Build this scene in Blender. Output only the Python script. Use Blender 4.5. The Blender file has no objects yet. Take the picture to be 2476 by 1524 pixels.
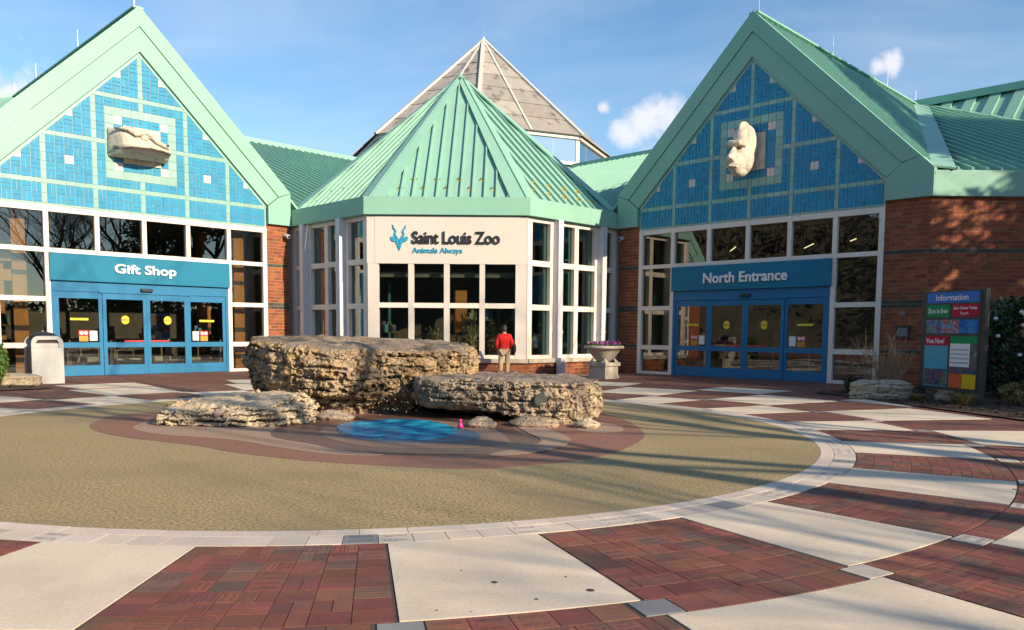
import bpy, bmesh, math, random
from mathutils import Vector, Matrix, noise
sc = bpy.context.scene
COL = sc.collection
R = math.radians
S2 = 0.5 ** 0.5
random.seed(7)

# ------------------------------------------------------------------ camera
cam_d = bpy.data.cameras.new('camera')
cam = bpy.data.objects.new('camera', cam_d)
COL.objects.link(cam)
cam_d.sensor_width = 36.0
cam_d.sensor_fit = 'HORIZONTAL'
cam_d.lens = 28.26
cam_d.shift_y = 0.0818
cam_d.clip_start = 0.1
cam_d.clip_end = 2000
cam.matrix_world = (Matrix.Translation((2.27, 0, 1.55)) @ Matrix.Rotation(R(90) - 0.0836, 4, 'X')
                    @ Matrix.Rotation(0.008, 4, 'Z'))
sc.camera = cam

# ------------------------------------------------------------------ sun and sky
SUN_EL, SUN_AZ = R(23), R(131.5)            # azimuth clockwise from +Y
SUN = Vector((math.sin(SUN_AZ) * math.cos(SUN_EL), math.cos(SUN_AZ) * math.cos(SUN_EL), math.sin(SUN_EL)))
ld = bpy.data.lights.new('sun', 'SUN')
ld.energy = 5.0
ld.angle = R(0.45)
ld.color = (1.0, 0.82, 0.585)
lamp = bpy.data.objects.new('sun', ld)
COL.objects.link(lamp)
lamp.location = (30, -30, 30)
lamp.rotation_mode = 'QUATERNION'
lamp.rotation_quaternion = (-SUN).to_track_quat('-Z', 'Y')

world = bpy.data.worlds.new('World')
sc.world = world
world.use_nodes = True
wn, wl = world.node_tree.nodes, world.node_tree.links
for n in list(wn):
    wn.remove(n)
def W(t, **kw):
    n = wn.new(t)
    for k, v in kw.items():
        setattr(n, k, v)
    return n
def wmath(op, a, b=None):
    n = W('ShaderNodeMath', operation=op)
    for i, v in enumerate((a, b)):
        if v is None: continue
        if isinstance(v, (int, float)): n.inputs[i].default_value = v
        else: wl.new(v, n.inputs[i])
    return n.outputs[0]
sky = W('ShaderNodeTexSky', sky_type='NISHITA')
sky.sun_disc = False
sky.sun_elevation = SUN_EL
sky.sun_rotation = SUN_AZ
sky.altitude = 150
sky.air_density = 1.15
sky.dust_density = 0.2
sky.ozone_density = 2.2
tc = W('ShaderNodeTexCoord')
DIR = tc.outputs['Generated']
nz = W('ShaderNodeTexNoise'); nz.inputs['Scale'].default_value = 26; nz.inputs['Detail'].default_value = 7; nz.inputs['Roughness'].default_value = 0.6
wl.new(DIR, nz.inputs['Vector'])
# scattered small cumulus: each a puff around a direction in the sky, edges broken by noise
puffs = [((0.153, 0.958, 0.243), .034), ((0.180, 0.952, 0.247), .032), ((0.204, 0.948, 0.244), .026), ((0.128, 0.964, 0.233), .022), ((0.105, 0.966, 0.262), .011),
         ((0.393, 0.868, 0.283), .015), ((0.384, 0.874, 0.281), .012), ((0.36, 0.86, 0.37), .022), ((0.42, 0.82, 0.38), .016),
         ((-0.5, 0.83, 0.22), .05), ((-0.56, 0.80, 0.2), .04), ((0.75, 0.5, 0.3), .07), ((0.8, 0.4, 0.28), .06), ((-0.8, 0.2, 0.35), .08), ((-0.7, -0.5, 0.4), .09),
         ((0.3, -0.9, 0.3), .08), ((0.6, -0.6, 0.55), .09), ((-0.3, -0.8, 0.5), .07), ((-0.9, -0.3, 0.2), .06), ((0.95, -0.1, 0.3), .06)]
dens = None
for c, r in puffs:
    v = Vector(c).normalized()
    d = W('ShaderNodeVectorMath', operation='DISTANCE')
    wl.new(DIR, d.inputs[0]); d.inputs[1].default_value = v
    q = wmath('SUBTRACT', 1.0, wmath('DIVIDE', d.outputs['Value'], r))
    dens = q if dens is None else wmath('MAXIMUM', dens, q)
nzc = wmath('MULTIPLY', wmath('SUBTRACT', nz.outputs['Fac'], 0.5), 2.6)
mr = W('ShaderNodeMapRange', interpolation_type='SMOOTHSTEP')
wl.new(wmath('ADD', dens, nzc), mr.inputs['Value'])
mr.inputs['From Min'].default_value = -0.1; mr.inputs['From Max'].default_value = 1.0
mr.inputs['To Max'].default_value = 0.8
# thin high cirrus over the whole sky
mp = W('ShaderNodeMapping'); mp.inputs['Scale'].default_value = (1.6, 1.6, 5.0); mp.inputs['Rotation'].default_value = (0.3, 0.2, 0.4)
wl.new(DIR, mp.inputs['Vector'])
nz2 = W('ShaderNodeTexNoise'); nz2.inputs['Scale'].default_value = 1.7; nz2.inputs['Detail'].default_value = 6; nz2.inputs['Distortion'].default_value = 0.6
wl.new(mp.outputs[0], nz2.inputs['Vector'])
mr2 = W('ShaderNodeMapRange', interpolation_type='SMOOTHSTEP')
wl.new(nz2.outputs['Fac'], mr2.inputs['Value'])
mr2.inputs['From Min'].default_value = 0.36; mr2.inputs['From Max'].default_value = 0.85; mr2.inputs['To Max'].default_value = 0.30
mask = wmath('MAXIMUM', mr.outputs[0], mr2.outputs[0])
mix = W('ShaderNodeMixRGB'); mix.inputs['Color2'].default_value = (8.2, 8.0, 8.3, 1)
tint = W('ShaderNodeMixRGB', blend_type='MULTIPLY'); tint.inputs['Fac'].default_value = 1; tint.inputs['Color2'].default_value = (0.95, 1.21, 1.37, 1)
wl.new(sky.outputs[0], tint.inputs['Color1'])
wl.new(mask, mix.inputs['Fac']); wl.new(tint.outputs[0], mix.inputs['Color1'])
bg = W('ShaderNodeBackground'); bg.inputs['Strength'].default_value = 0.085
wl.new(mix.outputs[0], bg.inputs['Color'])
out = W('ShaderNodeOutputWorld'); wl.new(bg.outputs[0], out.inputs['Surface'])

sc.view_settings.view_transform = 'Standard'
sc.view_settings.look = 'None'
sc.view_settings.gamma = 1
sc.view_settings.use_curve_mapping = False
sc.view_settings.exposure = 0.62
sc.cycles.max_bounces = 5
sc.cycles.diffuse_bounces = 2
sc.cycles.glossy_bounces = 3
sc.cycles.transparent_max_bounces = 8
sc.cycles.adaptive_threshold = .02

# ------------------------------------------------------------------ materials
MATS = {}
def nodes_of(m):
    m.use_nodes = True
    nt = m.node_tree
    return nt, nt.nodes, nt.links, nt.nodes['Principled BSDF']
def lin(c):
    return tuple(c[:3]) + (1.0,)
def mat(name, c1, c2=None, scale=4.0, rough=0.6, bump=0.0, bscale=None, metal=0.0, rnd=0.0, hue=0.0, lo=0.35, hi=0.65, c3=None, s3=1.0, lo3=0.5, hi3=0.7, detail=6.0, bdist=0.02, spec=0.5, uvline=False, stretch=None, speck=0.0):
    m = bpy.data.materials.new(name); MATS[name] = m
    nt, N, L, P = nodes_of(m)
    P.inputs['Roughness'].default_value = rough
    P.inputs['Metallic'].default_value = metal
    P.inputs['Specular IOR Level'].default_value = spec
    t = N.new('ShaderNodeTexCoord')
    g = N.new('ShaderNodeNewGeometry')
    vec = g.outputs['Position']
    if stretch:
        mpn = N.new('ShaderNodeMapping'); mpn.inputs['Scale'].default_value = stretch
        L.new(vec, mpn.inputs['Vector']); vec = mpn.outputs[0]
    def nois(s, d=detail):
        n = N.new('ShaderNodeTexNoise'); n.inputs['Scale'].default_value = s; n.inputs['Detail'].default_value = d
        L.new(vec, n.inputs['Vector']); return n.outputs['Fac']
    def rng(src, a, b):
        r = N.new('ShaderNodeMapRange'); r.inputs['From Min'].default_value = a; r.inputs['From Max'].default_value = b
        L.new(src, r.inputs['Value']); return r.outputs[0]
    def mixc(f, a, b):
        x = N.new('ShaderNodeMixRGB')
        if isinstance(a, tuple): x.inputs['Color1'].default_value = lin(a)
        else: L.new(a, x.inputs['Color1'])
        if isinstance(b, tuple): x.inputs['Color2'].default_value = lin(b)
        else: L.new(b, x.inputs['Color2'])
        L.new(f, x.inputs['Fac']); return x.outputs[0]
    col = c1
    if c2 is not None:
        col = mixc(rng(nois(scale), lo, hi), c1, c2)
    if c3 is not None:
        col = mixc(rng(nois(s3), lo3, hi3), col, c3)
    if speck:
        x = N.new('ShaderNodeMixRGB'); x.blend_type = 'MULTIPLY'; x.inputs[0].default_value = 1
        if isinstance(col, tuple): x.inputs[1].default_value = lin(col)
        else: L.new(col, x.inputs[1])
        r = N.new('ShaderNodeMapRange'); r.inputs['From Min'].default_value = .3; r.inputs['From Max'].default_value = .62; r.inputs['To Min'].default_value = 1 - speck; r.inputs['To Max'].default_value = 1.0
        L.new(nois(38, 9), r.inputs[0]); L.new(r.outputs[0], x.inputs[2]); col = x.outputs[0]
    if rnd or hue:
        oi = N.new('ShaderNodeObjectInfo')
        a = N.new('ShaderNodeMath'); a.operation = 'ADD'; L.new(oi.outputs['Random'], a.inputs[0]); L.new(g.outputs['Random Per Island'], a.inputs[1])
        f = N.new('ShaderNodeMath'); f.operation = 'FRACT'; L.new(a.outputs[0], f.inputs[0])
        w = N.new('ShaderNodeTexWhiteNoise'); w.noise_dimensions = '1D'; L.new(f.outputs[0], w.inputs['W'])
        hs = N.new('ShaderNodeHueSaturation')
        if isinstance(col, tuple): hs.inputs['Color'].default_value = lin(col)
        else: L.new(col, hs.inputs['Color'])
        v = N.new('ShaderNodeMapRange'); v.inputs['To Min'].default_value = 1 - rnd; v.inputs['To Max'].default_value = 1 + rnd
        L.new(w.outputs['Value'], v.inputs['Value']); L.new(v.outputs[0], hs.inputs['Value'])
        if hue:
            h = N.new('ShaderNodeMapRange'); h.inputs['To Min'].default_value = .5 - hue; h.inputs['To Max'].default_value = .5 + hue
            sp = N.new('ShaderNodeSeparateXYZ'); L.new(w.outputs['Color'], sp.inputs[0]); L.new(sp.outputs['Y'], h.inputs['Value']); L.new(h.outputs[0], hs.inputs['Hue'])
        col = hs.outputs[0]
    if uvline:      # worn engraved lines, too small to read
        uv = N.new('ShaderNodeUVMap')
        sp = N.new('ShaderNodeSeparateXYZ'); L.new(uv.outputs[0], sp.inputs[0])
        def mth(op, a, b):
            q = N.new('ShaderNodeMath'); q.operation = op
            for i, s in enumerate((a, b)):
                if isinstance(s, (int, float)): q.inputs[i].default_value = s
                else: L.new(s, q.inputs[i])
            return q.outputs[0]
        row = mth('PINGPONG', mth('MULTIPLY', sp.outputs['Y'], 4.0), 1.0)
        band = mth('GREATER_THAN', row, 0.62)
        inx = mth('MULTIPLY', mth('GREATER_THAN', sp.outputs['X'], .15), mth('LESS_THAN', sp.outputs['X'], .85))
        iny = mth('MULTIPLY', mth('GREATER_THAN', sp.outputs['Y'], .18), mth('LESS_THAN', sp.outputs['Y'], .9))
        chars = mth('GREATER_THAN', nois(95, 1), .5)
        has = mth('GREATER_THAN', w.outputs['Value'], .38) if rnd else 1.0
        msk = mth('MULTIPLY', mth('MULTIPLY', mth('MULTIPLY', band, inx), mth('MULTIPLY', iny, chars)), has)
        col = mixc(mth('MULTIPLY', msk, .62), col, (.02, .015, .013))
    if isinstance(col, tuple): P.inputs['Base Color'].default_value = lin(col)
    else: L.new(col, P.inputs['Base Color'])
    if bump:
        b = N.new('ShaderNodeBump'); b.inputs['Strength'].default_value = bump; b.inputs['Distance'].default_value = bdist
        L.new(nois(bscale or scale * 4, 8.0), b.inputs['Height']); L.new(b.outputs[0], P.inputs['Normal'])
    return m

mat('mint_trim', (.27, .51, .41), (.25, .48, .385), scale=.9, rough=.42, spec=.25, c3=(.225, .47, .375), s3=.35, lo3=.55, hi3=.8, bump=.03, bscale=3, speck=.08)
mat('mint_roof', (.265, .49, .395), (.245, .46, .37), scale=1.3, rough=.4, c3=(.27, .53, .41), s3=.25, lo3=.5, hi3=.75, bump=.04, bscale=6, speck=.08)
mat('white_frame', (.80, .72, .63), (.75, .67, .58), scale=1.5, rough=.45)
mat('cream_panel', (.61, .565, .52), (.585, .54, .495), scale=.8, rough=.55, bump=.02, bscale=60)
mat('sign_blue', (.022, .19, .31), (.02, .18, .295), scale=1, rough=.5, spec=.12)
mat('door_blue', (.035, .185, .36), (.032, .175, .34), scale=2, rough=.45, spec=.15)
mat('tile_blue', (.045, .29, .48), (.04, .27, .45), scale=3, rough=.35, rnd=.06, hue=.005, spec=.15)
mat('tile_mint', (.27, .47, .41), (.25, .44, .385), scale=3, rough=.3, rnd=.10)
mat('tile_cream', (.70, .60, .54), None, rough=.35, rnd=.05)
mat('grout', (.46, .58, .58), (.40, .52, .53), scale=5, rough=.8)
mat('letter_white', (.82, .82, .82), None, rough=.4)
mat('letter_black', (.018, .017, .018), None, rough=.4)
mat('logo_blue', (.025, .30, .50), None, rough=.4)
mat('brick', (.29, .088, .032), (.225, .066, .026), scale=9, rough=.85, rnd=.32, hue=.014, bump=.25, bscale=60, bdist=.004)
mat('brick_band', (.045, .06, .045), (.035, .045, .035), scale=9, rough=.8, rnd=.2, bump=.2, bscale=60, bdist=.004)
mat('mortar', (.40, .27, .19), (.33, .22, .155), scale=12, rough=.95, bump=.2, bscale=90, bdist=.004)
mat('stone_sill', (.50, .44, .36), (.42, .37, .30), scale=3, rough=.85, bump=.15, bscale=50, bdist=.005)
mat('pipe_white', (.66, .66, .69), (.60, .60, .63), scale=2, rough=.4)
mat('teal_inner', (.085, .25, .20), (.075, .225, .18), scale=2, rough=.5)
mat('interior_dark', (.16, .12, .09), (.10, .08, .065), scale=1.5, rough=.9)
mat('interior_floor', (.24, .18, .13), (.18, .14, .10), scale=2, rough=.5)
mat('interior_ceiling', (.22, .22, .19), None, rough=.9)
mat('orange_paint', (.62, .23, .05), (.56, .20, .045), scale=2, rough=.6)
mat('dark_paint_and_hollows', (.07, .04, .03), None, rough=.6)  # column paint, shoes, gum; also the shade in carved hollows and the bin opening
mat('wood', (.28, .17, .09), (.22, .13, .07), scale=4, rough=.6)
mat('goods', (.45, .30, .22), (.12, .30, .34), scale=2.3, rough=.6, rnd=.5, hue=.25, lo=.45, hi=.55)
lm = bpy.data.materials.new('lamp_glow'); MATS['lamp_glow'] = lm
nodes_of(lm)[3].inputs['Emission Color'].default_value = (1, .78, .42, 1); lm.node_tree.nodes['Principled BSDF'].inputs['Emission Strength'].default_value = 1.6
mat('brass', (.70, .52, .09), None, rough=.4, metal=.2)
mat('dark_metal', (.022, .022, .025), (.03, .03, .032), scale=4, rough=.5)
mat('grey_metal', (.19, .185, .175), None, rough=.5)
mat('steel', (.5, .5, .52), None, rough=.35, metal=.8)
mat('cast_stone', (.56, .50, .41), (.45, .40, .325), scale=3, rough=.9, c3=(.26, .23, .19), s3=2.2, lo3=.58, hi3=.8, bump=.3, bscale=40, bdist=.006, speck=.28)
mat('sculpt_stone', (.66, .59, .48), (.52, .46, .37), scale=5, rough=.95, c3=(.25, .21, .15), s3=4, lo3=.56, hi3=.8, bump=.55, bscale=14, bdist=.02)
mat('concrete', (.72, .61, .475), (.67, .565, .435), scale=1.1, rough=.9, c3=(.50, .43, .345), s3=.8, lo3=.48, hi3=.78, bump=.12, bscale=70, bdist=.004, speck=.13)
mat('paver', (.245, .078, .05), (.19, .066, .045), scale=6, rough=.8, rnd=.27, hue=.012, c3=(.13, .075, .055), s3=2.3, lo3=.5, hi3=.72, bump=.15, bscale=60, bdist=.004, uvline=True, speck=.28)
mat('paver_plain', (.235, .078, .05), (.19, .066, .045), scale=6, rough=.8, rnd=.27, hue=.012, c3=(.13, .075, .055), s3=2.3, lo3=.5, hi3=.72, bump=.15, bscale=60, bdist=.004, speck=.28)
mat('paver_dark', (.16, .085, .062), (.13, .072, .055), scale=6, rough=.8, rnd=.3, bump=.15, bscale=60, bdist=.004, uvline=True)
mat('paver_joint', (.09, .06, .045), (.06, .045, .035), scale=12, rough=.95)
mat('ring_stone', (.63, .54, .455), (.58, .495, .415), scale=3, rough=.85, rnd=.09, bump=.12, bscale=60, bdist=.003, speck=.14)
mat('ring_stone_marked', (.60, .515, .435), (.55, .475, .40), scale=3, rough=.85, rnd=.08, bump=.12, bscale=60, bdist=.003, uvline=True, speck=.14)
mat('slate', (.27, .265, .265), (.22, .22, .22), scale=4, rough=.7, rnd=.15, uvline=True)
mat('rubber_olive', (.44, .335, .165), (.19, .148, .074), scale=34, rough=.92, lo=.38, hi=.62, c3=(.23, .185, .095), s3=.45, lo3=.45, hi3=.8, bump=.35, bscale=120, bdist=.006, detail=3)
mat('rubber_maroon', (.28, .135, .09), (.18, .088, .062), scale=42, rough=.92, lo=.38, hi=.62, c3=(.14, .08, .06), s3=.6, lo3=.5, hi3=.8, bump=.3, bscale=120, bdist=.006, detail=3)
mat('rubber_tan', (.37, .25, .175), (.27, .185, .13), scale=42, rough=.92, lo=.38, hi=.62, bump=.3, bscale=120, bdist=.006, detail=3)
mat('rubber_brown', (.17, .09, .062), (.105, .06, .042), scale=42, rough=.42, lo=.38, hi=.62, bump=.3, bscale=120, bdist=.006, detail=3)
mat('rubber_greytan', (.25, .16, .115), (.17, .11, .082), scale=42, rough=.8, lo=.38, hi=.62, bump=.3, bscale=120, bdist=.006, detail=3)
mat('rubber_greyblue', (.07, .13, .19), (.05, .09, .135), scale=42, rough=.6, lo=.38, hi=.62, bump=.3, bscale=120, bdist=.006, detail=3)
mat('ground_far', (.16, .15, .11), (.11, .12, .06), scale=.5, rough=.95)
mat('mulch', (.13, .075, .045), (.06, .036, .024), scale=28, rough=1, bump=1.0, bscale=45, bdist=.03, detail=8)
mat('bark', (.10, .075, .055), (.06, .046, .036), scale=8, rough=.95, bump=.6, bscale=25)
mat('woods', (.11, .10, .075), (.07, .068, .05), scale=.6, rough=1)
mat('twig', (.40, .29, .17), (.28, .20, .12), scale=8, rough=.95)
mat('leaf_dark', (.03, .07, .02), (.02, .045, .014), scale=6, rough=.55, rnd=.35)
mat('leaf_bright', (.10, .19, .03), (.06, .12, .02), scale=6, rough=.55, rnd=.35)
mat('grass_dry', (.34, .26, .09), (.22, .18, .06), scale=6, rough=.85, rnd=.3)
mat('flower_white', (.75, .75, .72), None, rough=.6)
mat('flower_purple', (.22, .03, .20), None, rough=.6, rnd=.4)
mat('flower_pink', (.55, .28, .46), None, rough=.6, rnd=.2)
mat('red_cloth', (.60, .012, .010), (.48, .008, .008), scale=9, rough=.85, bump=.3, bscale=14)
mat('khaki_cloth', (.44, .33, .21), (.38, .28, .18), scale=9, rough=.9, bump=.3, bscale=18)
mat('black_cloth', (.012, .012, .014), None, rough=.8)
mat('skin', (.42, .23, .15), None, rough=.6)
mat('hair', (.02, .014, .010), None, rough=.6)
mat('bin_white', (.52, .51, .49), (.48, .47, .45), scale=2, rough=.5)
mat('bin_tan', (.36, .25, .15), (.28, .19, .11), scale=30, rough=.9)
mat('paper_white', (.75, .75, .74), None, rough=.6)
mat('sticker_yellow', (.75, .62, .03), None, rough=.5)
mat('sticker_red', (.55, .03, .035), None, rough=.5)
mat('sticker_orange', (.55, .26, .03), None, rough=.5)
mat('panel_blue', (.045, .17, .48), None, rough=.6, spec=.15)
mat('panel_green', (.012, .24, .085), None, rough=.6, spec=.15)
mat('panel_crimson', (.42, .014, .045), None, rough=.6, spec=.15)
mat('panel_orange', (.62, .12, .04), None, rough=.6, spec=.15)
mat('panel_yellow', (.68, .46, .02), None, rough=.6, spec=.15)
mat('poster_teal', (.02, .27, .42), (.03, .34, .46), scale=1.2, rough=.4)
mat('pale_blue', (.35, .42, .52), None, rough=.5)
mat('magenta_plastic', (.6, .02, .2), None, rough=.4)
mat('medallion', (.07, .08, .075), (.05, .06, .055), scale=20, rough=.6)
mat('plant_dry', (.42, .40, .17), (.22, .26, .09), scale=6, rough=.8, rnd=.3)
mat('yellow_box', (.70, .62, .22), None, rough=.7)
mat('lantern_panel', (.37, .33, .295), (.31, .28, .25), scale=.9, rough=.85, rnd=.2, c3=(.13, .105, .095), s3=.8, lo3=.55, hi3=.72, stretch=(1.6, 1.6, .55), bump=.06, bscale=10)
mat('lantern_white', (.58, .55, .50), None, rough=.5)

def photo_mat(name, cols, scale):
    m = bpy.data.materials.new(name); MATS[name] = m
    nt, N, L, P = nodes_of(m)
    P.inputs['Roughness'].default_value = .6; P.inputs['Specular IOR Level'].default_value = .15
    g = N.new('ShaderNodeNewGeometry')
    v = N.new('ShaderNodeTexNoise'); v.inputs['Scale'].default_value = scale; v.inputs['Detail'].default_value = 3; v.inputs['Distortion'].default_value = .8
    L.new(g.outputs['Position'], v.inputs['Vector'])
    r = N.new('ShaderNodeValToRGB'); L.new(v.outputs['Fac'], r.inputs['Fac'])
    el = r.color_ramp.elements
    while len(el) < len(cols): el.new(.5)
    for i, c in enumerate(cols):
        el[i].position = .3 + .4 * i / (len(cols) - 1); el[i].color = lin(c)
    L.new(r.outputs[0], P.inputs['Base Color'])
photo_mat('photo_animals', [(.02, .12, .03), (.10, .13, .11), (.25, .27, .27), (.04, .12, .30), (.30, .06, .06)], 5)
photo_mat('photo_red', [(.03, .15, .35), (.20, .35, .50), (.30, .03, .04), (.5, .45, .4)], 7)
photo_mat('photo_blue', [(.01, .05, .20), (.02, .16, .45), (.05, .25, .5), (.25, .05, .10)], 4)
photo_mat('photo_people', [(.015, .03, .06), (.03, .10, .2), (.2, .06, .09), (.05, .2, .12), (.28, .2, .2)], 6)

def glass_mat(name, tint, boost):
    m = bpy.data.materials.new(name); MATS[name] = m
    nt, N, L, P = nodes_of(m)
    N.remove(P)
    o = N['Material Output']
    fr = N.new('ShaderNodeFresnel'); fr.inputs['IOR'].default_value = 1.52
    ad = N.new('ShaderNodeMath'); ad.operation = 'ADD'; ad.inputs[1].default_value = boost; L.new(fr.outputs[0], ad.inputs[0])
    gb = N.new('ShaderNodeNewGeometry'); fb = N.new('ShaderNodeMath'); fb.operation = 'SUBTRACT'; fb.inputs[0].default_value = 1; L.new(gb.outputs['Backfacing'], fb.inputs[1])
    fm = N.new('ShaderNodeMath'); fm.operation = 'MULTIPLY'; L.new(ad.outputs[0], fm.inputs[0]); L.new(fb.outputs[0], fm.inputs[1])   # the far face of a pane only lets light through
    gl = N.new('ShaderNodeBsdfGlossy'); gl.inputs['Roughness'].default_value = 0.0; gl.inputs['Color'].default_value = (1, 1, 1, 1)
    tr = N.new('ShaderNodeBsdfTransparent'); tr.inputs['Color'].default_value = lin(tint)
    mx = N.new('ShaderNodeMixShader'); L.new(fm.outputs[0], mx.inputs[0]); L.new(tr.outputs[0], mx.inputs[1]); L.new(gl.outputs[0], mx.inputs[2])
    L.new(mx.outputs[0], o.inputs['Surface'])
glass_mat('glass', (.72, .76, .73), .08)
glass_mat('glass_sky', (.30, .38, .36), .50)

# rock: grey-brown dusty tops, ochre pitted faces, dark algae streaks and pits
def rock_mat(name, face1, face2, top, dark, amt):
    m = bpy.data.materials.new(name); MATS[name] = m
    nt, N, L, P = nodes_of(m)
    P.inputs['Roughness'].default_value = .95
    P.inputs['Specular IOR Level'].default_value = .2
    g = N.new('ShaderNodeNewGeometry')
    def nois(s, d=6, ro=.55, st=None):
        n = N.new('ShaderNodeTexNoise'); n.inputs['Scale'].default_value = s; n.inputs['Detail'].default_value = d; n.inputs['Roughness'].default_value = ro
        if st:
            mp = N.new('ShaderNodeMapping'); mp.inputs['Scale'].default_value = st; L.new(g.outputs['Position'], mp.inputs['Vector']); L.new(mp.outputs[0], n.inputs['Vector'])
        else: L.new(g.outputs['Position'], n.inputs['Vector'])
        return n.outputs['Fac']
    def rng(s, a, b):
        r = N.new('ShaderNodeMapRange'); r.inputs['From Min'].default_value = a; r.inputs['From Max'].default_value = b; L.new(s, r.inputs['Value']); return r.outputs[0]
    def mixc(f, a, b, t='MIX'):
        x = N.new('ShaderNodeMixRGB'); x.blend_type = t
        for i, c in ((1, a), (2, b)):
            if isinstance(c, tuple): x.inputs[i].default_value = lin(c)
            else: L.new(c, x.inputs[i])
        L.new(f, x.inputs[0]); return x.outputs[0]
    c = mixc(rng(nois(2.2), .38, .62), face1, face2)
    c = mixc(rng(nois(9, 4), .52, .68), c, tuple(v * .55 for v in face2))
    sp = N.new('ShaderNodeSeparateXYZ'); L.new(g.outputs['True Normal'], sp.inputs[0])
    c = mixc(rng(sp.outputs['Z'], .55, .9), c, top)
    c = mixc(rng(nois(1.1, 5, .6, (1, 1, .45)), .60 - amt, .74 - amt * .5), c, dark)
    vo = N.new('ShaderNodeTexVoronoi'); vo.inputs['Scale'].default_value = 17; L.new(g.outputs['Position'], vo.inputs['Vector'])
    pit = rng(vo.outputs['Distance'], .12, .34)
    pm = N.new('ShaderNodeMath'); pm.operation = 'MAXIMUM'; L.new(pit, pm.inputs[0]); L.new(rng(nois(3.5, 2), .5, .56), pm.inputs[1])
    L.new(c, P.inputs['Base Color'])
    hgt = N.new('ShaderNodeMath'); hgt.operation = 'ADD'; L.new(pm.outputs[0], hgt.inputs[0]); L.new(nois(14, 10, .65), hgt.inputs[1])
    b = N.new('ShaderNodeBump'); b.inputs['Strength'].default_value = .9; b.inputs['Distance'].default_value = .05; L.new(hgt.outputs[0], b.inputs['Height']); L.new(b.outputs[0], P.inputs['Normal'])
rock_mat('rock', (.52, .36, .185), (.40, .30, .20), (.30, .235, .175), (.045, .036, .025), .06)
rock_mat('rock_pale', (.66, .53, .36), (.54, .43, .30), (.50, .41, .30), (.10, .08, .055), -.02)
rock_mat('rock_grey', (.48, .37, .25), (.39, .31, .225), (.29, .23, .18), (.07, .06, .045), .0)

wm = bpy.data.materials.new('pool_water'); MATS['pool_water'] = wm
nt, N, L, P = nodes_of(wm)
g = N.new('ShaderNodeNewGeometry')
nn = N.new('ShaderNodeTexNoise'); nn.inputs['Scale'].default_value = 3.2; nn.inputs['Detail'].default_value = 4; L.new(g.outputs['Position'], nn.inputs['Vector'])
rp = N.new('ShaderNodeValToRGB'); L.new(nn.outputs['Fac'], rp.inputs[0])
rp.color_ramp.elements[0].position = .34; rp.color_ramp.elements[0].color = (.004, .12, .27, 1)
rp.color_ramp.elements[1].position = .68; rp.color_ramp.elements[1].color = (.04, .52, .80, 1)  # ripple highlights put into the colour, pale blue over deep blue
L.new(rp.outputs[0], P.inputs['Base Color']); P.inputs['Roughness'].default_value = .15; P.inputs['Specular IOR Level'].default_value = .05
n2 = N.new('ShaderNodeTexNoise'); n2.inputs['Scale'].default_value = 13; n2.inputs['Detail'].default_value = 3; L.new(g.outputs['Position'], n2.inputs['Vector'])
bm_ = N.new('ShaderNodeBump'); bm_.inputs['Strength'].default_value = .35; bm_.inputs['Distance'].default_value = .03; L.new(n2.outputs['Fac'], bm_.inputs['Height']); L.new(bm_.outputs[0], P.inputs['Normal'])

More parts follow.
